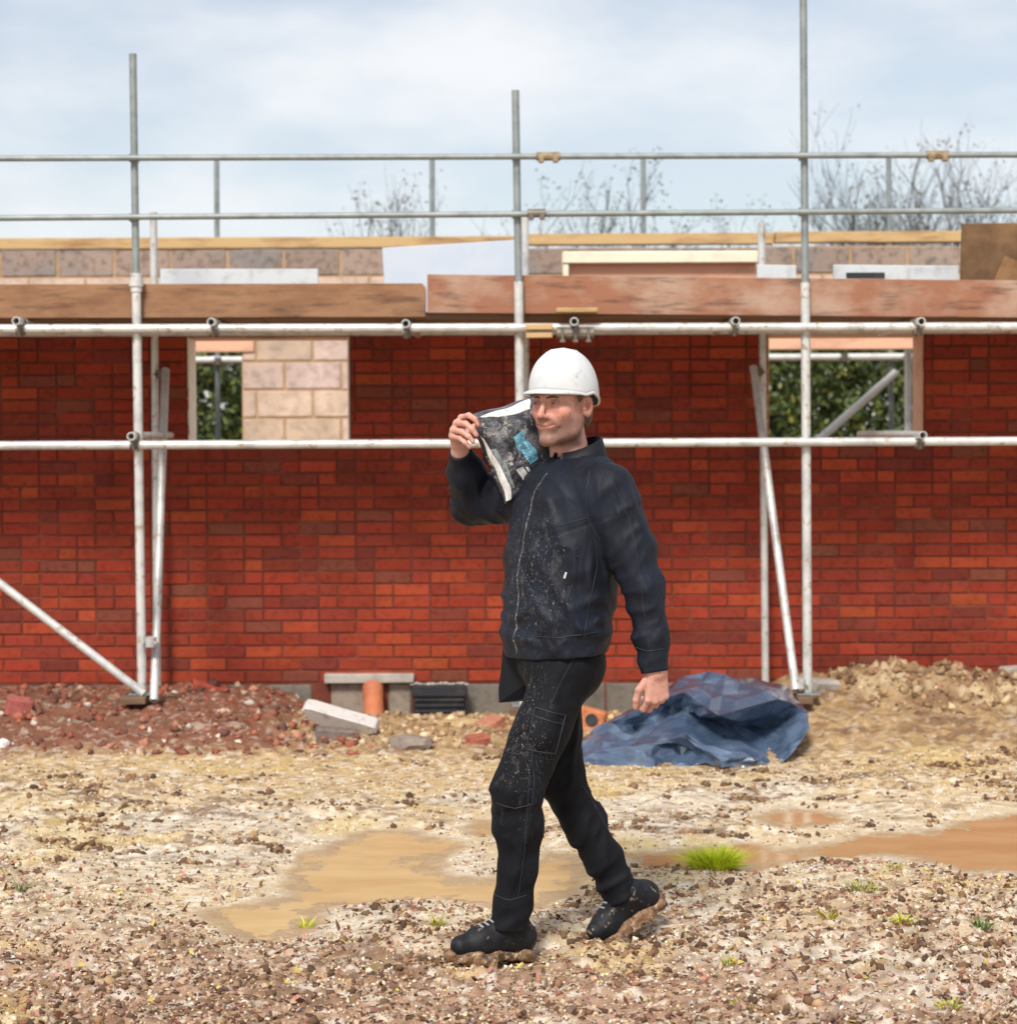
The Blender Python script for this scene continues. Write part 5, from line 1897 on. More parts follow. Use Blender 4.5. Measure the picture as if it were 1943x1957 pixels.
def cloth_material(name, col, col2, mud, mud_lo, mud_hi, box, gloss=(0.62, 0.28)):
    """dark cloth with dried mud splashes; box = (x, z, rx, rz) of the splashed area in the thing's own coordinates"""
    m = material(name, col, gloss[0], 0, gloss[1], noise=(7, col2, 0.4, 0.65), bump=(420, 0.10, 0.001))
    nt = m.node_tree
    b = nt.nodes['Principled BSDF']
    tcx = [n for n in nt.nodes if n.type == 'TEX_COORD'][0]
    prev = b.inputs['Normal'].links[0].from_socket
    for scl, st, rot, dist in ((8, (1, 1, 0.6), (0.3, 0.9, 0.2), 0.013), (19, (1, 1, 0.6), (0.2, -0.7, 0.5), 0.0035)):
        mp = nt.nodes.new('ShaderNodeMapping')
        mp.inputs['Scale'].default_value = st
        mp.inputs['Rotation'].default_value = rot
        nt.links.new(tcx.outputs['Object'], mp.inputs['Vector'])
        nn_ = nt.nodes.new('ShaderNodeTexNoise')
        nn_.inputs['Scale'].default_value = scl
        nn_.inputs['Detail'].default_value = 1.5
        nn_.inputs['Distortion'].default_value = 0.6
        nt.links.new(mp.outputs['Vector'], nn_.inputs['Vector'])
        m1 = nt.nodes.new('ShaderNodeMath'); m1.operation = 'SUBTRACT'; m1.inputs[1].default_value = 0.5
        m2 = nt.nodes.new('ShaderNodeMath'); m2.operation = 'ABSOLUTE'
        m3 = nt.nodes.new('ShaderNodeMath'); m3.operation = 'POWER'; m3.inputs[1].default_value = 0.6
        nt.links.new(nn_.outputs['Fac'], m1.inputs[0])
        nt.links.new(m1.outputs[0], m2.inputs[0])
        nt.links.new(m2.outputs[0], m3.inputs[0])
        bp = nt.nodes.new('ShaderNodeBump')
        bp.invert = True
        bp.inputs['Strength'].default_value = 0.6
        bp.inputs['Distance'].default_value = dist
        nt.links.new(m3.outputs[0], bp.inputs['Height'])
        nt.links.new(prev, bp.inputs['Normal'])
        prev = bp.outputs['Normal']
    nt.links.new(prev, b.inputs['Normal'])
    src = b.inputs['Base Color'].links[0].from_socket
    tc = [n for n in nt.nodes if n.type == 'TEX_COORD'][0]
    sep = nt.nodes.new('ShaderNodeSeparateXYZ')
    nt.links.new(tc.outputs['Object'], sep.inputs[0])

    def mt(op, a, bb):
        n = nt.nodes.new('ShaderNodeMath')
        n.operation = op
        for i, v in enumerate((a, bb)):
            if not hasattr(v, "is_linked"):
                v = float(v)
                n.inputs[i].default_value = v
            else:
                nt.links.new(v, n.inputs[i])
        return n.outputs[0]
    dx = mt('DIVIDE', mt('SUBTRACT', sep.outputs['X'], box[0]), box[2])
    dz = mt('DIVIDE', mt('SUBTRACT', sep.outputs['Z'], box[1]), box[3])
    r = mt('ADD', mt('MULTIPLY', dx, dx), mt('MULTIPLY', dz, dz))
    fall = mt('MAXIMUM', mt('SUBTRACT', 1.0, r), 0.0)
    tot = None
    for scl, k, st, lo_, hi_ in ((40, 0.16, (1.4, 1, 0.5), -0.09, 0.03), (130, 0.7, (1.2, 1, 0.7), -0.01, 0.0), (300, 0.6, (1, 1, 0.8), -0.01, 0.0)):
        mpx = nt.nodes.new('ShaderNodeMapping')
        mpx.inputs['Scale'].default_value = st
        mpx.inputs['Rotation'].default_value = (0, 0.55, 0)
        nt.links.new(tc.outputs['Object'], mpx.inputs['Vector'])
        v = nt.nodes.new('ShaderNodeTexNoise')
        v.inputs['Scale'].default_value = scl
        v.inputs['Detail'].default_value = 3
        nt.links.new(mpx.outputs['Vector'], v.inputs['Vector'])
        mr = nt.nodes.new('ShaderNodeMapRange')
        mr.inputs['From Min'].default_value = mud_lo + lo_
        mr.inputs['From Max'].default_value = mud_hi + hi_
        nt.links.new(mt('ADD', v.outputs['Fac'], mt('MULTIPLY', fall, 0.075)), mr.inputs['Value'])
        x = mt('MULTIPLY', mr.outputs['Result'], mt('MULTIPLY', fall, k))
        tot = x if tot is None else mt('MAXIMUM', tot, x)
    mx = nt.nodes.new('ShaderNodeMix')
    mx.data_type = 'RGBA'
    nt.links.new(tot, mx.inputs['Factor'])
    nt.links.new(src, mx.inputs['A'])
    mx.inputs['B'].default_value = (*mud, 1)
    nt.links.new(mx.outputs['Result'], b.inputs['Base Color'])
    return m


jc = B(1005, 1080) - PO
M['jacket'] = cloth_material('navy_black_softshell', (0.0055, 0.0072, 0.0135), (0.010, 0.0145, 0.028), (0.36, 0.34, 0.32), 0.718, 0.78, (jc[0], jc[2], 0.17, 0.32))  # second, bluer tone paints the sky sheen into the cloth
jk = add('jacket', mesh_np('jacket', V - PO, F, None, True), M['jacket'], person)


def march(p, d, f, n=60):
    p = np.array(p, np.float32)
    d = unit(d)
    for _ in range(n):
        s_ = float(f(p[None])[0])
        if abs(s_) < 3e-4:
            break
        p = p + d * s_ * 0.8
    return p


# zip down the front
zp = []
for y in range(892, 1236, 8):
    z = float(B(1040, y)[2])
    cx = float(np.interp(z, SEC_Z, SEC_X))
    st = np.array((cx, PY, z), np.float32) + FW * 0.26 + LF * (0.012)
    q = march(st, -FW, jacket_sdf)
    zp.append(q + FW * 0.0015)
for off, wdt, nm, mt_ in ((0.0, 0.0032, 'zip', 'zip_teeth'), ):
    vs, fs = [], []
    for i, q in enumerate(zp):
        vs += [q - LF * wdt - PO, q + LF * wdt - PO, q + LF * wdt - FW * 0.004 - PO, q - LF * wdt - FW * 0.004 - PO]
        if i:
            k = 4 * i
            fs += [(k - 4, k - 3, k + 1, k), (k - 3, k - 2, k + 2, k + 1), (k - 1, k - 4, k, k + 3)]
    M['zip_teeth'] = material('zip_teeth', (0.07, 0.07, 0.08), 0.5, 0.3, noise=(130, (0.34, 0.33, 0.31), 0.5, 0.62))
    add(nm, mesh_np(nm, np.array(vs), fs), M['zip_teeth'], jk)
# pocket pull and chest tag
M['pull'] = material('zip_pull', (0.62, 0.62, 0.62), 0.4)
for x, y in ((1073, 1103),):
    p0 = np.array(B(x, y, -0.6), np.float32)
    q = march(p0, (0, 1, 0), jacket_sdf)
    MB().box(Vector(q - PO) + Vector((0, -0.003, 0)), (0.006, 0.005, 0.020), Matrix.Rotation(0.3, 3, 'Y'), 0.001).build('zip_pull', M['pull'], jk)
# stand-up collar
cax = [B(1093, 892), B(1083, 815)]
cu = unit(cax[1] - cax[0])
NCOL = 40
vs, fs = [], []
M['collar'] = material('collar_cloth', (0.0048, 0.0055, 0.009), 0.6, 0, 0.3, bump=(300, 0.2, 0.001))
for i in range(NCOL):
    t = -0.93 + 1.86 * i / (NCOL - 1)
    an = math.pi * t + math.pi          # opening at the front
    dirn = FW * math.cos(an + math.pi) * -1 + LF * math.sin(an + math.pi)
    dirn = -(FW * math.cos(math.pi * t)) * 1 + LF * math.sin(math.pi * t)
    back = (1 - (dirn @ FW)) / 2           # 0 front, 1 back
    base = cax[0] + dirn * (0.088 + 0.004 * math.sin(7 * t))
    hgt = 0.062 + 0.052 * back
    top_ = cax[0] + cu * hgt + dirn * (0.079 - 0.006 * back + 0.003 * math.sin(5 * t + 1)) + FW * (-0.010)
    bas2 = cax[0] - cu * 0.03 + dirn * 0.115
    mid_ = (base + top_) / 2 + dirn * 0.004
    inn = top_ - dirn * 0.006
    inb = base - dirn * 0.012
    for q in (bas2, base, mid_, top_, inn, inb):
        vs.append(q - PO)
    if i:
        k = 6 * i
        for j in range(5):
            fs.append((k - 6 + j, k + j, k + j + 1, k - 6 + j + 1))
fs.append((5, 4, 3, 2, 1, 0))
e = 6 * (NCOL - 1)
fs.append((e, e + 1, e + 2, e + 3, e + 4, e + 5))
add('collar', mesh_np('collar', np.array(vs), fs, None, True), M['collar'], jk)
# loose front panel hanging below the hem on the far side
q = [B(948, 1226, 0.05), B(1016, 1228, 0.0), B(1032, 1262, 0.0), B(1020, 1297, 0.02), B(1006, 1316, 0.04), B(985, 1323, 0.04), B(941, 1326, 0.06), B(940, 1300, 0.065), B(945, 1262, 0.06)]
mb = MB().prism([Vector(v - PO) for v in q], (0.006, 0.012, 0))
mb.build('front_panel', M['collar'], jk)

M['seam'] = material('seam_thread', (0.022, 0.026, 0.036), 0.6, 0, 0.3)


def seam(parent, pts, f, r_=0.0016, name='seam', mat='seam', n=7, lift=0.0004):
    out = []
    for (x0, y0), (x1, y1) in zip(pts[:-1], pts[1:]):
        for i in range(n):
            t = i / n
            out.append(march(B(x0 + (x1 - x0) * t, y0 + (y1 - y0) * t, -0.5), (0, 1, 0), f, 90))
    out.append(march(B(pts[-1][0], pts[-1][1], -0.5), (0, 1, 0), f, 90))
    best, run = [], []
    for q in out:                                  # longest run that really lies on the cloth
        if abs(float(f(q[None])[0])) < 0.0015 and (not run or np.linalg.norm(q - run[-1]) < 0.05):
            run.append(q)
        else:
            run = []
        if len(run) > len(best):
            best = list(run)
    if len(best) > 2:
        best = [Vector(q - PO) + Vector((0, -lift, 0)) for q in best]
        MB().tube(best, r_, 6).build(name, M[mat], parent, smooth=True)


seam(jk, [(1120, 890), (1112, 940), (1118, 990), (1140, 1030)], jacket_sdf)                     # armhole
seam(jk, [(1128, 1000), (1135, 1080), (1118, 1160), (1108, 1225)], jacket_sdf)                  # side panel
seam(jk, [(1005, 985), (1060, 1000), (1112, 985)], jacket_sdf)                                  # chest yoke
seam(jk, [(1050, 1078), (1066, 1108), (1076, 1150)], jacket_sdf, 0.0026, 'pocket_zip')          # hand pocket
seam(jk, [(955, 1216), (1000, 1222), (1060, 1222), (1132, 1212)], jacket_sdf)                   # hem stitching
seam(jk, [(1206, 1238), (1230, 1244), (1262, 1240)], jacket_sdf)                                # cuff
seam(jk, [(1160, 905), (1195, 985), (1212, 1060), (1218, 1110), (1226, 1180), (1234, 1236)], jacket_sdf)   # sleeve
# --- trousers
TL = [(HIP_L + np.array((-0.012, 0, 0), np.float32), 0.098), (B(1022, 1375, -0.125), 0.086), (KNE_L, 0.079), (B(977, 1560, -0.15), 0.071), (B(977, 1640, -0.14), 0.061), (B(970, 1700, -0.13), 0.0575), (B(962, 1748, -0.13), 0.060)]
TRR = [(HIP_R, 0.10), (B(1046, 1370, 0.09), 0.084), (B(1058, 1472, 0.09), 0.072), (B(1100, 1550, 0.105), 0.065), (B(1134, 1612, 0.118), 0.060), (B(1164, 1672, 0.128), 0.056), (B(1172, 1690, 0.13), 0.056)]


def leg_folds(p, pts, knee, ank):
    rk = np.linalg.norm(p - knee, axis=1)
    ra_ = np.linalg.norm(p - ank, axis=1)
    d_ = unit(ank - knee)
    t = (p - knee) @ d_
    f_ = -np.exp(-(rk / 0.17) ** 2) * fold(t * 36 + p[:, 0] * 34 + 1.6 * wav(p, 11, 2), p, 0.0075, 3)
    f_ = f_ - np.exp(-(ra_ / 0.11) ** 2) * fold(t * 40 + p[:, 0] * 16 + 1.4 * wav(p, 12, 5), p, 0.016, 6)
    f_ = f_ - fold(t * 9 + p[:, 0] * 34 + p[:, 1] * 16 + 1.6 * wav(p, 7, 9), p, 0.008, 1)
    return f_ + 0.004


def trousers_sdf(p):
    d = ell(p, B(1056, 1245), (0.136, 0.172, 0.13))
    d = smin(d, sph(p, B(1078, 1258, -0.04), 0.094), 0.05)
    for pts in (TL, TRR):
        l_ = chain(p, [a for a, b in pts], [b for a, b in pts], 0.03)
        l_ = l_ + leg_folds(p, pts, pts[2][0], pts[-1][0])
        cut = (p - pts[-1][0]) @ unit(pts[-1][0] - pts[-3][0]) - 0.004
        nearl = np.linalg.norm(p - pts[-1][0], axis=1) < 0.2
        l_ = np.where(nearl, np.maximum(l_, cut), l_)
        d = smin(d, l_, 0.03)
    d = d + wav(p * np.array((1, 1, 0.5), np.float32), 30, 1) * 0.0030 + wav(p, 70, 7) * 0.0015
    return np.maximum(d, p[:, 2] - B(1050, 1200)[2])


V, F = sdf_mesh(trousers_sdf, (-0.25, PY - 0.36, 0.04), (0.40, PY + 0.34, 1.02), 0.005, 16, 0.02)
tc_ = B(985, 1370) - PO
M['trousers'] = cloth_material('black_work_cloth', (0.0050, 0.0055, 0.0080), (0.0080, 0.0088, 0.013), (0.33, 0.30, 0.27), 0.725, 0.785, (tc_[0], tc_[2], 0.15, 0.38), (0.75, 0.2))
tr = add('trousers', mesh_np('trousers', V - PO, F, None, True), M['trousers'], person)
# thigh pocket
M['trim'] = M['collar']
ctr = march(B(1045, 1405, -0.6), (0, 1, 0), trousers_sdf)
pk_v, pk_f = [], []
for i in range(7):
    for j in range(8):
        x = 1010 + 62 * i / 6.0 - 24 * j / 7.0
        y = 1362 + 92 * j / 7.0
        q = march(B(x, y, -0.6), (0, 1, 0), trousers_sdf)
        edge = 0.0 if i in (0, 6) or j in (0, 7) else 0.008
        pk_v.append(q + np.array((0, -edge, 0), np.float32) - PO)
for i in range(6):
    for j in range(7):
        a_ = i * 8 + j
        pk_f.append((a_, a_ + 1, a_ + 9, a_ + 8))
add('thigh_pocket', mesh_np('thigh_pocket', np.array(pk_v), pk_f, None, True), M['trousers'], tr)

seam(tr, [(1096, 1250), (1058, 1320), (1024, 1400), (1002, 1470), (996, 1560), (990, 1650), (978, 1736)], trousers_sdf)
seam(tr, [(934, 1446), (972, 1452), (1004, 1446)], trousers_sdf)
seam(tr, [(936, 1548), (972, 1556), (1006, 1548)], trousers_sdf)
seam(tr, [(1004, 1446), (1010, 1500), (1006, 1548)], trousers_sdf)
seam(tr, [(930, 1736), (962, 1742), (994, 1734)], trousers_sdf)
seam(tr, [(1012, 1360), (1072, 1376), (1052, 1452), (994, 1440), (1012, 1360)], trousers_sdf, 0.002, 'pocket_edge', lift=0.008)
seam(tr, [(1010, 1376), (1070, 1394)], trousers_sdf, 0.002, 'pocket_edge', lift=0.008)
seam(tr, [(1110, 1540), (1140, 1590), (1172, 1650)], trousers_sdf)
# --- boots
M['boot'] = material('boot_leather', (0.006, 0.007, 0.011), 0.6, 0, 0.3, noise=(24, (0.014, 0.014, 0.018), 0.45, 0.65), bump=(90, 0.25, 0.002), noise2=(45, (0.26, 0.19, 0.13), 0.61, 0.70))
M['mud'] = material('caked_mud', (0.25, 0.135, 0.07), 0.6, noise=(26, (0.075, 0.04, 0.022), 0.45, 0.58), noise2=(40, (0.52, 0.37, 0.23), 0.54, 0.64), bump=(60, 0.7, 0.008))
M['lace'] = material('lace', (0.34, 0.34, 0.34), 0.6)


def boot(hl, bl, tl, ank, up, lac):
    """hl heel, bl ball, tl toe (points on the sole plane), ank ankle, up sole normal"""
    up = unit(up)
    root = None

    def upper(p):
        d = cap(p, ank, hl + up * 0.055, 0.050, 0.042)
        d = smin(d, cap(p, hl + up * 0.050, bl + up * 0.045, 0.042, 0.043), 0.03)
        d = smin(d, cap(p, bl + up * 0.042, tl + up * 0.034, 0.043, 0.032), 0.02)
        d = smin(d, cap(p, ank + (bl - hl) * 0.05, bl + up * 0.06, 0.045, 0.030), 0.03)
        d = np.maximum(d, 0.016 - (p - hl) @ up)
        d = np.maximum(d, (p - ank) @ up - 0.05)
        return d + wav(p, 70, 3) * 0.0015
    c = (hl + tl) / 2
    V, F = sdf_mesh(upper, c - 0.22, c + 0.24, 0.004, 16, 0.02)
    bt = add('boot', mesh_np('boot', V - PO, F, None, True), M['boot'], person)

    def sole(p):
        t = unit(bl - hl)
        d = smin(cap(p, hl, bl, 0.044, 0.050), cap(p, bl, tl + unit(tl - bl) * 0.012, 0.052, 0.042), 0.02)
        h_ = (p - hl) @ up
        d = smax(d, h_ - 0.022, 0.008)
        d = smax(d, -h_ - 0.016, 0.008)
        return d + wav(p, 45, 1) * 0.012 + wav(p, 110, 8) * 0.007 + wav(p, 240, 12) * 0.003
    V, F = sdf_mesh(sole, c - 0.24, c + 0.24, 0.004, 16, 0.03)
    add('muddy_sole', mesh_np('muddy_sole', V - PO, F, None, True), M['mud'], bt)
    fwd = unit(bl - hl)
    sd = unit(np.cross(up, fwd))
    for k in range(lac):
        c0 = ank + (bl + up * 0.06 - ank) * (0.30 + 0.17 * k)
        a0 = march(c0 + unit(up * 0.8 + fwd * 0.6) * 0.12 + sd * 0.020, -unit(up * 0.8 + fwd * 0.6), upper)
        a1 = march(c0 + unit(up * 0.8 + fwd * 0.6) * 0.12 - sd * 0.020, -unit(up * 0.8 + fwd * 0.6), upper)
        am = march(c0 + unit(up * 0.8 + fwd * 0.6) * 0.12, -unit(up * 0.8 + fwd * 0.6), upper)
        MB().tube([Vector(v - PO) for v in (a0, am, a1)], 0.0034, 6).build('lace', M['lace'], bt, smooth=True)


boot(B(982, 1800, -0.10), B(905, 1806, -0.16), B(868, 1806, -0.19), B(966, 1745, -0.115), (0.04, 0.02, 1.0), 4)
boot(B(1233, 1714, 0.16), B(1160, 1768, 0.11), B(1136, 1774, 0.08), B(1180, 1686, 0.125), (-0.56, 0.02, 0.83), 3)

# --- hard hat
M['hat'] = material('white_hard_hat', (0.64, 0.65, 0.66), 0.34, 0, 0.4, noise=(40, (0.44, 0.44, 0.44), 0.60, 0.72), noise2=(9, (0.58, 0.59, 0.60), 0.45, 0.65))
hatR = Matrix(((float(HL[0]), float(HF[0]), float(HU[0])), (float(HL[1]), float(HF[1]), float(HU[1])), (float(HL[2]), float(HF[2]), float(HU[2]))))
NA, NT = 72, 16


def hat_rim(a):
    """a = 0 front; returns rim radius vector and height"""
    ca, sa = math.cos(a), math.sin(a)
    ry = 0.116 if ca > 0 else 0.124
    x, y = 0.101 * sa, ry * ca
    b = abs(a if a <= math.pi else a - 2 * math.pi) / math.pi         # 0 front 1 back
    z = float(np.interp(b, [0, 0.25, 0.42, 0.52, 0.64, 0.8, 1.0], [0.042, 0.036, 0.026, 0.034, 0.020, 0.000, -0.006]))
    return x, y, z


vs, fs = [], []
TOPZ = 0.170
for it in range(NT + 1):
    t = it / NT
    h_ = t ** 0.92
    k = (1 - h_ ** 2.35) ** (1 / 2.05) if h_ < 1 else 0
    for ia in range(NA):
        a = 2 * math.pi * ia / NA
        x, y, z = hat_rim(a)
        xr = x * k
        ridge = sum(hh * math.exp(-((xr - x0) / 0.007) ** 2) for x0, hh in ((0, 0.004), (0.026, 0.003), (-0.026, 0.003))) * sstep(0.25, 0.6, np.array(t)) * (1 if k > 0.05 else 0.3)
        vs.append((x * k, y * k - 0.010, z + (TOPZ - z) * h_ + ridge))
for it in range(NT):
    for ia in range(NA):
        ib = (ia + 1) % NA
        fs.append((it * NA + ia, it * NA + ib, (it + 1) * NA + ib, (it + 1) * NA + ia))
hat = add('hard_hat', mesh_np('hard_hat', np.array(vs), fs, None, True), M['hat'], person)
hat.matrix_local = Matrix.Translation(Vector(HO - PO)) @ (hatR @ Matrix.Rotation(math.radians(-1), 3, 'X')).to_4x4()
md = hat.modifiers.new('shell', 'SOLIDIFY')
md.thickness = 0.003
md.offset = -1
# brim: gutter lip all round and the peak
vs, fs = [], []
for ia in range(NA):
    a = 2 * math.pi * ia / NA
    x, y, z = hat_rim(a)
    ca = math.cos(a)
    l_ = math.hypot(x, y)
    ux, uy = x / l_, y / l_
    pk = max(0.0, (ca - 0.45) / 0.55) ** 0.7
    out = 0.006 + 0.030 * pk
    ox, oy = x + ux * out * (0.75 if pk else 1), y + uy * out + 0.004 * pk
    vs += [(x, y - 0.010, z + 0.008), (ox, oy - 0.010, z + 0.003 - 0.009 * pk), (ox, oy - 0.010, z - 0.004 - 0.009 * pk), (x - ux * 0.003, y - uy * 0.003 - 0.010, z - 0.003)]
for ia in range(NA):
    ib = (ia + 1) % NA
    for j in range(4):
        fs.append((ia * 4 + j, ib * 4 + j, ib * 4 + (j + 1) % 4, ia * 4 + (j + 1) % 4))
add('brim', mesh_np('brim', np.array(vs), fs, None, True), M['hat'], hat)
M['hat_vent'] = material('hat_vent', (0.10, 0.11, 0.12), 0.6)
for (sx, sy, ang) in ((0.050, 0.030, 0.5), (0.052, 0.004, 0.2), (0.050, -0.022, -0.1)):
    k = math.hypot(sx / 0.101, sy / 0.118)
    h_ = (1 - k ** 2.05) ** (1 / 2.35)
    z = 0.034 + (TOPZ - 0.034) * h_
    nrm = Vector((sx / 0.1 ** 2, sy / 0.118 ** 2, (h_ * 0.8) / 0.13)).normalized()
    R = nrm.to_track_quat('Z', 'Y').to_matrix()
    MB().box(Vector((sx, sy - 0.010, z)) + nrm * 0.0006, (0.006, 0.013, 0.002), R, 0.0008).build('vent_slot', M['hat_vent'], hat)
# harness headband seen under the rim at the back
M['band'] = material('harness_band', (0.02, 0.02, 0.022), 0.6)
vs, fs = [], []
for i in range(24):
    a = math.pi * (0.48 + 1.04 * i / 23)
    x, y = 0.085 * math.sin(a), 0.104 * math.cos(a) - 0.012
    zz = 0.030 - 0.022 * (1 - abs(i - 11.5) / 11.5)
    vs += [(x, y, zz), (x, y, zz - 0.020)]
    if i:
        k = 2 * i
        fs.append((k - 2, k, k + 1, k - 1))
b_ = add('harness_band', mesh_np('harness_band', np.array(vs), fs, None, True), M['band'], hat)
md = b_.modifiers.new('t', 'SOLIDIFY'); md.thickness = 0.003

# ================================================================== plastic bag on the shoulder
bag = thing('plastic_sack', 'glossy printed plastic sack of material carried on the far shoulder', 'sack', loc=Vector(B(985, 850, 0.12)))
BO = np.array(bag.location, np.float32)
CA, CB, CC, CD = B(894, 778, 0.045), B(1092, 726, 0.26), B(1100, 890, 0.24), B(960, 946, 0.035)
bn = unit(np.cross(CB - CA, CD - CA))
if bn[1] > 0:
    bn = -bn                         # towards the camera


def bag_pt(s, t, side=1, off=0.0):
    p = CA * (1 - s) * (1 - t) + CB * s * (1 - t) + CC * s * t + CD * (1 - s) * t
    p = p + unit(CB - CA) * (0.0025 * math.sin(9 * t + 1) + 0.002 * math.sin(23 * t)) + unit(CD - CA) * (0.0025 * math.sin(8 * s) + 0.002 * math.sin(21 * s + 2))
    e = max(0.0, 16 * s * (1 - s) * t * (1 - t)) ** 0.45
    th = 0.078 * e + 0.0035
    cr = (0.008 * math.sin(17 * s + 9 * t) * math.sin(11 * t - 5 * s) + 0.004 * math.sin(41 * s - 23 * t + 1) + 0.004 * abs(math.sin(27 * t + 13 * s))) * min(1, e * 1.5)
    return p + bn * side * (th + cr + off) - bn * 0.02


NS, NTt = 40, 36
vs, fs = [], []
for side in (1, -1):
    for i in range(NS + 1):
        for j in range(NTt + 1):
            vs.append(bag_pt(i / NS, j / NTt, side) - BO)
nn = (NS + 1) * (NTt + 1)
for i in range(NS):
    for j in range(NTt):
        a_ = i * (NTt + 1) + j
        fs.append((a_, a_ + 1, a_ + NTt + 2, a_ + NTt + 1))
        fs.append((nn + a_, nn + a_ + NTt + 1, nn + a_ + NTt + 2, nn + a_ + 1))
for i in range(NS):
    for j in (0, NTt):
        a_, b2 = i * (NTt + 1) + j, (i + 1) * (NTt + 1) + j
        fs.append((a_, b2, nn + b2, nn + a_))
for j in range(NTt):
    for i in (0, NS):
        a_, b2 = i * (NTt + 1) + j, i * (NTt + 1) + j + 1
        fs.append((a_, b2, nn + b2, nn + a_))
M['sack'] = material('sack_film_painted_glints', (0.035, 0.035, 0.042), 0.22, 0, 0.6, noise=(26, (0.50, 0.47, 0.43), 0.55, 0.63), noise2=(11, (0.10, 0.095, 0.11), 0.45, 0.6), bump=(24, 0.9, 0.02))  # pale noise patches paint highlights of the crumpled film
me = mesh_np('film', np.array(vs), fs, None, True)
bm = bmesh.new(); bm.from_mesh(me); bmesh.ops.recalc_face_normals(bm, faces=bm.faces[:]); bm.to_mesh(me); bm.free()
add('film', me, M['sack'], bag)
_q2 = [np.array(((v[0] / (v[1])) , ((CAM_H - v[2]) / v[1]))) for v in (CA, CB, CC, CD)]


def st_of(zx, zy):
    """place on the sack face of a sight (enlarged crop units)"""
    w_ = D((860 + zx / 8.72) / K, (760 + zy / 8.72) / K, PY)
    tx, ty = w_.x / w_.y, (CAM_H - w_.z) / w_.y
    s, t = 0.3, 0.5
    for _ in range(40):
        f0 = bag_pt(min(max(s, 0.001), .999), min(max(t, 0.001), .999))
        g = np.array((f0[0] / f0[1] - tx, (CAM_H - f0[2]) / f0[1] - ty))
        h_ = 1e-3
        fs_ = bag_pt(min(max(s + h_, .001), .999), min(max(t, .001), .999))
        ft_ = bag_pt(min(max(s, .001), .999), min(max(t + h_, .001), .999))
        J = np.array([[(fs_[0] / fs_[1] - f0[0] / f0[1]) / h_, (ft_[0] / ft_[1] - f0[0] / f0[1]) / h_],
                      [((CAM_H - fs_[2]) / fs_[1] - (CAM_H - f0[2]) / f0[1]) / h_, ((CAM_H - ft_[2]) / ft_[1] - (CAM_H - f0[2]) / f0[1]) / h_]])
        try:
            dlt = np.linalg.solve(J, g)
        except Exception:
            break
        s, t = min(max(s - 0.6 * dlt[0], 0.0), 1.0), min(max(t - 0.6 * dlt[1], 0.0), 1.0)
    return s, t


def print_patch(name, quad, mat, n=10, m_=6, off=0.0012):
    st = [st_of(*q) for q in quad]
    vs, fs = [], []
    for i in range(n + 1):
        for j in range(m_ + 1):
            a_, b2 = i / n, j / m_
            s = (st[0][0] * (1 - a_) + st[1][0] * a_) * (1 - b2) + (st[3][0] * (1 - a_) + st[2][0] * a_) * b2
            t = (st[0][1] * (1 - a_) + st[1][1] * a_) * (1 - b2) + (st[3][1] * (1 - a_) + st[2][1] * a_) * b2
            vs.append(bag_pt(s, t, 1, off) - BO)
    for i in range(n):
        for j in range(m_):
            k = i * (m_ + 1) + j
            fs.append((k, k + 1, k + m_ + 2, k + m_ + 1))
    o = add(name, mesh_np(name, np.array(vs), fs, None, True), M[mat], bag)
    return o


M['print_white'] = material('white_print', (0.72, 0.71, 0.70), 0.3, noise=(60, (0.50, 0.48, 0.46), 0.5, 0.7), bump=(38, 0.3, 0.004))
M['print_teal'] = material('teal_print', (0.10, 0.30, 0.40), 0.3, noise=(45, (0.05, 0.14, 0.21), 0.5, 0.62))
M['print_pale'] = material('pale_teal_print', (0.30, 0.52, 0.60), 0.3)
M['print_grey'] = material('grey_print', (0.22, 0.26, 0.26), 0.3, noise=(60, (0.1, 0.12, 0.12), 0.45, 0.6))
print_patch('white_stripe', [(370, 590), (505, 640), (1015, 1690), (930, 1730)], 'print_white', 6, 20)
print_patch('white_edge', [(350, 215), (1320, 20), (1330, 190), (800, 320)], 'print_white', 16, 4)
print_patch('grey_lettering', [(660, 870), (760, 850), (1075, 1500), (1030, 1520)], 'print_grey', 4, 16)
print_patch('teal_panel', [(1050, 660), (1200, 540), (1460, 1020), (1320, 1120)], 'print_teal', 6, 12, 0.0016)
print_patch('white_panel', [(1095, 1200), (1215, 1150), (1350, 1330), (1270, 1450)], 'print_white', 6, 6)
print_patch('white_panel', [(1250, 1160), (1290, 1150), (1400, 1275), (1350, 1320)], 'print_white', 4, 6)
lr = random.Random(4)
for row, (ax_, ay_, bx_, by_) in enumerate(((1092, 676, 1312, 1078), (1172, 612, 1398, 1022))):
    f = 0.0
    while f < 0.97:
        wd = lr.uniform(0.03, 0.085)
        x, y = ax_ + (bx_ - ax_) * f, ay_ + (by_ - ay_) * f
        ux, uy = (bx_ - ax_) * wd, (by_ - ay_) * wd
        hx2, hy2 = 30 * lr.uniform(0.7, 1.15), -22 * lr.uniform(0.7, 1.15)
        sx2, sy2 = lr.uniform(-6, 6), lr.uniform(-6, 6)
        if lr.random() < 0.8:
            print_patch('teal_lettering', [(x - hx2 / 2, y - hy2 / 2), (x + hx2 / 2 + sx2, y + hy2 / 2 + sy2), (x + hx2 / 2 + ux * 0.8, y + hy2 / 2 + uy * 0.8), (x - hx2 / 2 + ux, y - hy2 / 2 + uy)], 'print_pale', 2, 2, 0.0022)
        f += wd + lr.uniform(0.02, 0.06)
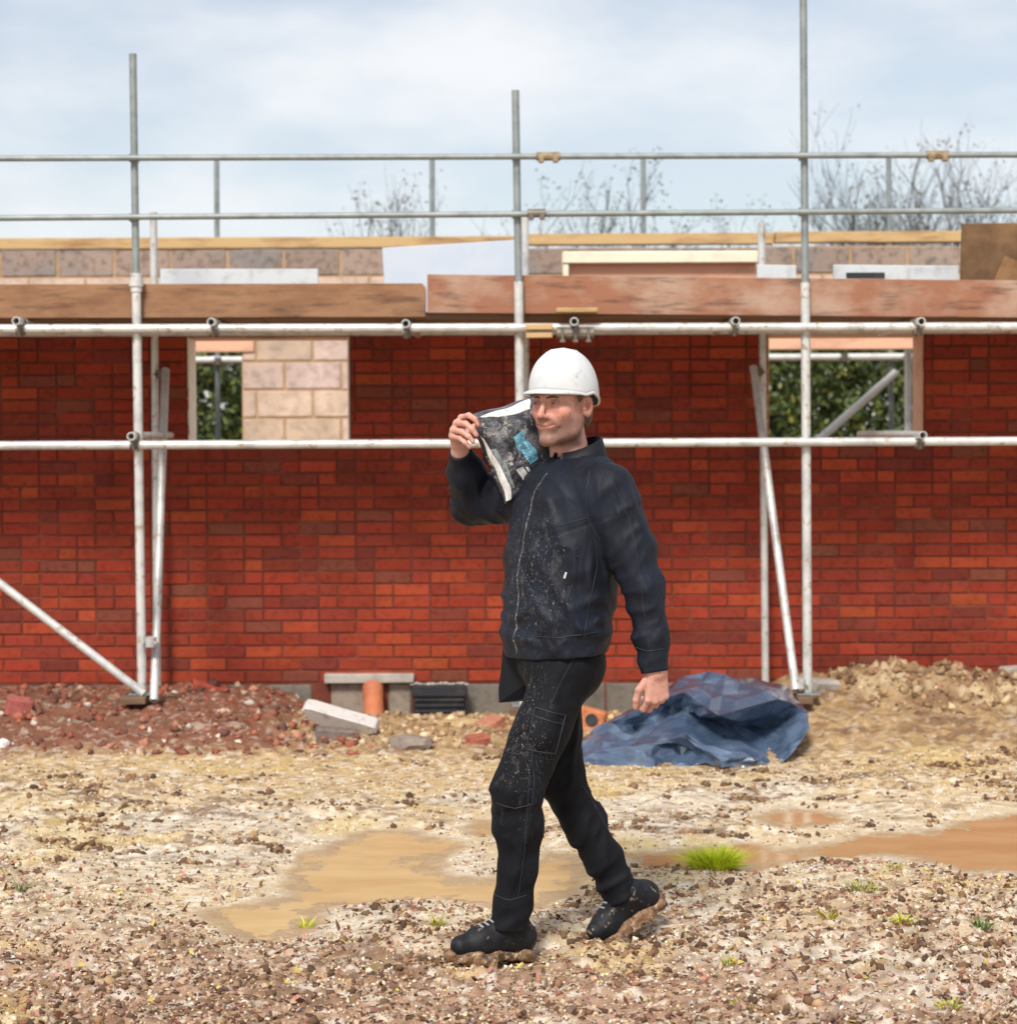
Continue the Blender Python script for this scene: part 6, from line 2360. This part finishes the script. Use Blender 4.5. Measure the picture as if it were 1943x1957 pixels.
# ================================================================== trees and hedge behind the building
M['bark'] = material('bark', (0.045, 0.036, 0.036), 0.9, noise=(14, (0.08, 0.065, 0.06), 0.45, 0.7))
M['leaf'] = material('leaf', attr=True, rough=0.55)


def leaf_mesh(name, C, S, cols):
    n = len(C)
    base = np.array([[-1, 0, 0], [0, -0.5, 0.1], [1, 0, 0], [0, 0.5, 0.1]], np.float32)
    V = base[None] * S[:, None, None]
    q = nrg.normal(size=(n, 4))
    q /= np.linalg.norm(q, axis=1, keepdims=True)
    w, x, y, z = q.T
    R = np.stack([1 - 2 * (y * y + z * z), 2 * (x * y - z * w), 2 * (x * z + y * w), 2 * (x * y + z * w), 1 - 2 * (x * x + z * z), 2 * (y * z - x * w),
                  2 * (x * z - y * w), 2 * (y * z + x * w), 1 - 2 * (x * x + y * y)], 1).reshape(n, 3, 3)
    V = np.einsum('nij,nkj->nki', R, V) + C[:, None, :]
    F = (np.array([[0, 1, 2, 3]])[None] + (np.arange(n) * 4)[:, None, None]).reshape(-1, 4)
    return mesh_np(name, V.reshape(-1, 3), F, np.repeat(cols, 4, 0))


def bare_tree(label, px, Y, ytop, spread, seed, leafy=0.15, dens=1.0, name='bare_tree'):
    r = random.Random(seed)
    base = D(px, 829, Y)
    base.z = -0.05
    H = D(px, ytop, Y).z - base.z
    o = thing(name, label, 'tree', 'thin trees behind the building', base)
    trunk, crown = MB(), MB()
    tips = []

    def grow(p, d, L, rad, lev):
        n = 4
        pts = [p]
        q = p.copy()
        dd = d.copy()
        for i in range(n):
            dd = (dd + Vector((r.uniform(-.16, .16), r.uniform(-.16, .16), r.uniform(-.04, .14)))).normalized()
            q = q + dd * L / n
            pts.append(q.copy())
        rs = [rad * (1 - 0.5 * i / n) for i in range(n + 1)]
        (trunk if lev <= 1 else crown).tube(pts, rs, 6 if lev <= 1 else 3, False)
        if lev >= 4:
            tips.append(pts[-1])
            tips.append(pts[-2])
            return
        k = {0: 6, 1: 5, 2: 4, 3: 4}[lev]
        for j in range(max(2, int(k * dens + r.random()))):
            t = r.uniform(0.35, 1.0) if lev else r.uniform(0.55, 1.0)
            at = pts[min(n, max(1, int(t * n + 0.5)))]
            a = r.uniform(0, 2 * math.pi)
            side = Vector((math.cos(a) * spread, math.sin(a) * spread, 0))
            nd = (dd * 0.75 + side * r.uniform(0.45, 0.95) + Vector((0, 0, 0.25))).normalized()
            grow(at, nd, L * r.uniform(0.52, 0.74), rad * 0.5, lev + 1)

    grow(Vector((0, 0, 0)), Vector((0, 0, 1)), H * 0.42, 0.045, 0)
    zmax = max([t.z for t in tips] + [0.1])
    k = H / zmax
    for mb in (trunk, crown):
        mb.v = [(v[0], v[1], v[2] * k) for v in mb.v]
    trunk.build('trunk', M['bark'], o, normals=False)
    cr = crown.build('crown', M['bark'], o, normals=False)
    pts = np.array([(t.x, t.y, t.z * k) for t in tips], np.float32)
    pts = pts[nrg.random(len(pts)) < leafy * 3]
    if len(pts):
        pts = np.repeat(pts, 3, 0) + nrg.normal(0, 0.06, (len(pts) * 3, 3))
        me = leaf_mesh('leaves', pts.astype(np.float32), nrg.uniform(0.012, 0.03, len(pts)).astype(np.float32),
                       pick_cols(len(pts), [(0.10, 0.10, 0.05), (0.16, 0.15, 0.05), (0.12, 0.08, 0.06)], [2, 1, 2]))
        add('leaves', me, M['leaf'], cr, kind='stuff')


bare_tree('slender twiggy tree above the insulation board, left of the middle pole', 805, 25, 305, 0.5, 3, 0.12, 0.8)
bare_tree('thin twiggy tree directly behind the middle scaffold pole', 965, 25.5, 318, 0.8, 6, 0.14, 0.8)
bare_tree('low twiggy bush just right of the middle scaffold pole', 1050, 25, 350, 0.5, 8, 0.12, 0.7)
bare_tree('sparse leafy tree above the cream lintel beam', 1275, 25, 305, 0.75, 12, 0.22, 0.9)
bare_tree('wispy tree left of the tall right pole', 1400, 27, 360, 0.6, 14, 0.15, 0.8)
bare_tree('tall thin tree right of the tall right pole', 1580, 26, 195, 0.8, 17, 0.06, 1.0)
bare_tree('tall bare tree midway between the tall pole and the right edge', 1735, 26.5, 225, 0.9, 21, 0.06, 1.1)
bare_tree('dark branching bare tree above the brown plywood sheet', 1850, 24, 205, 1.0, 25, 0.08, 1.1)
bare_tree('bare tree leaning in from the right edge', 1960, 25, 270, 1.1, 29, 0.08, 1.1)

hedge = thing('hedge', 'dense dark green hedge seen through the window openings', 'hedge', loc=(0, 23.5, 0))
n = 90000
hx_ = nrg.uniform(-8, 8, n)
hh = 2.75 + 0.35 * (fbm2(hx_ + 50, hx_ * 0, 1.2, 61, 3) - 0.5)
hz_ = nrg.random(n) ** 0.8 * hh
hy_ = nrg.uniform(-0.9, 0.9, n) * (1 - 0.3 * (hz_ / hh)) + (fbm2(hx_ + 20, hz_ * 1.5, 0.8, 63, 3) - 0.5) * 1.2
cc = pick_cols(n, [(0.06, 0.09, 0.022), (0.09, 0.125, 0.03), (0.14, 0.16, 0.035), (0.22, 0.20, 0.04), (0.04, 0.06, 0.018)], [4, 4, 2, 0.8, 3], 0.25)
add('foliage', leaf_mesh('foliage', np.stack([hx_, hy_, hz_], 1).astype(np.float32), nrg.uniform(0.03, 0.065, n).astype(np.float32), cc), M['leaf'], hedge, kind='stuff')
nb = 9000
bx_ = nrg.uniform(-8, 8, nb)
bz_ = nrg.random(nb) * 2.62
by_ = nrg.uniform(0.9, 1.5, nb)
add('foliage', leaf_mesh('foliage', np.stack([bx_, by_, bz_], 1).astype(np.float32), nrg.uniform(0.10, 0.18, nb).astype(np.float32),
                         pick_cols(nb, [(0.04, 0.06, 0.018), (0.06, 0.085, 0.022)], [1, 1], 0.2)), M['leaf'], hedge, kind='stuff')
for k in range(14):
    x = -7.5 + k * 1.15
    MB().tube([(x, 0.1, -0.1), (x + 0.1, 0.1, 1.0), (x + 0.05, 0.15, 2.0)], [0.06, 0.04, 0.015], 6).build('stem', M['bark'], hedge, normals=False)
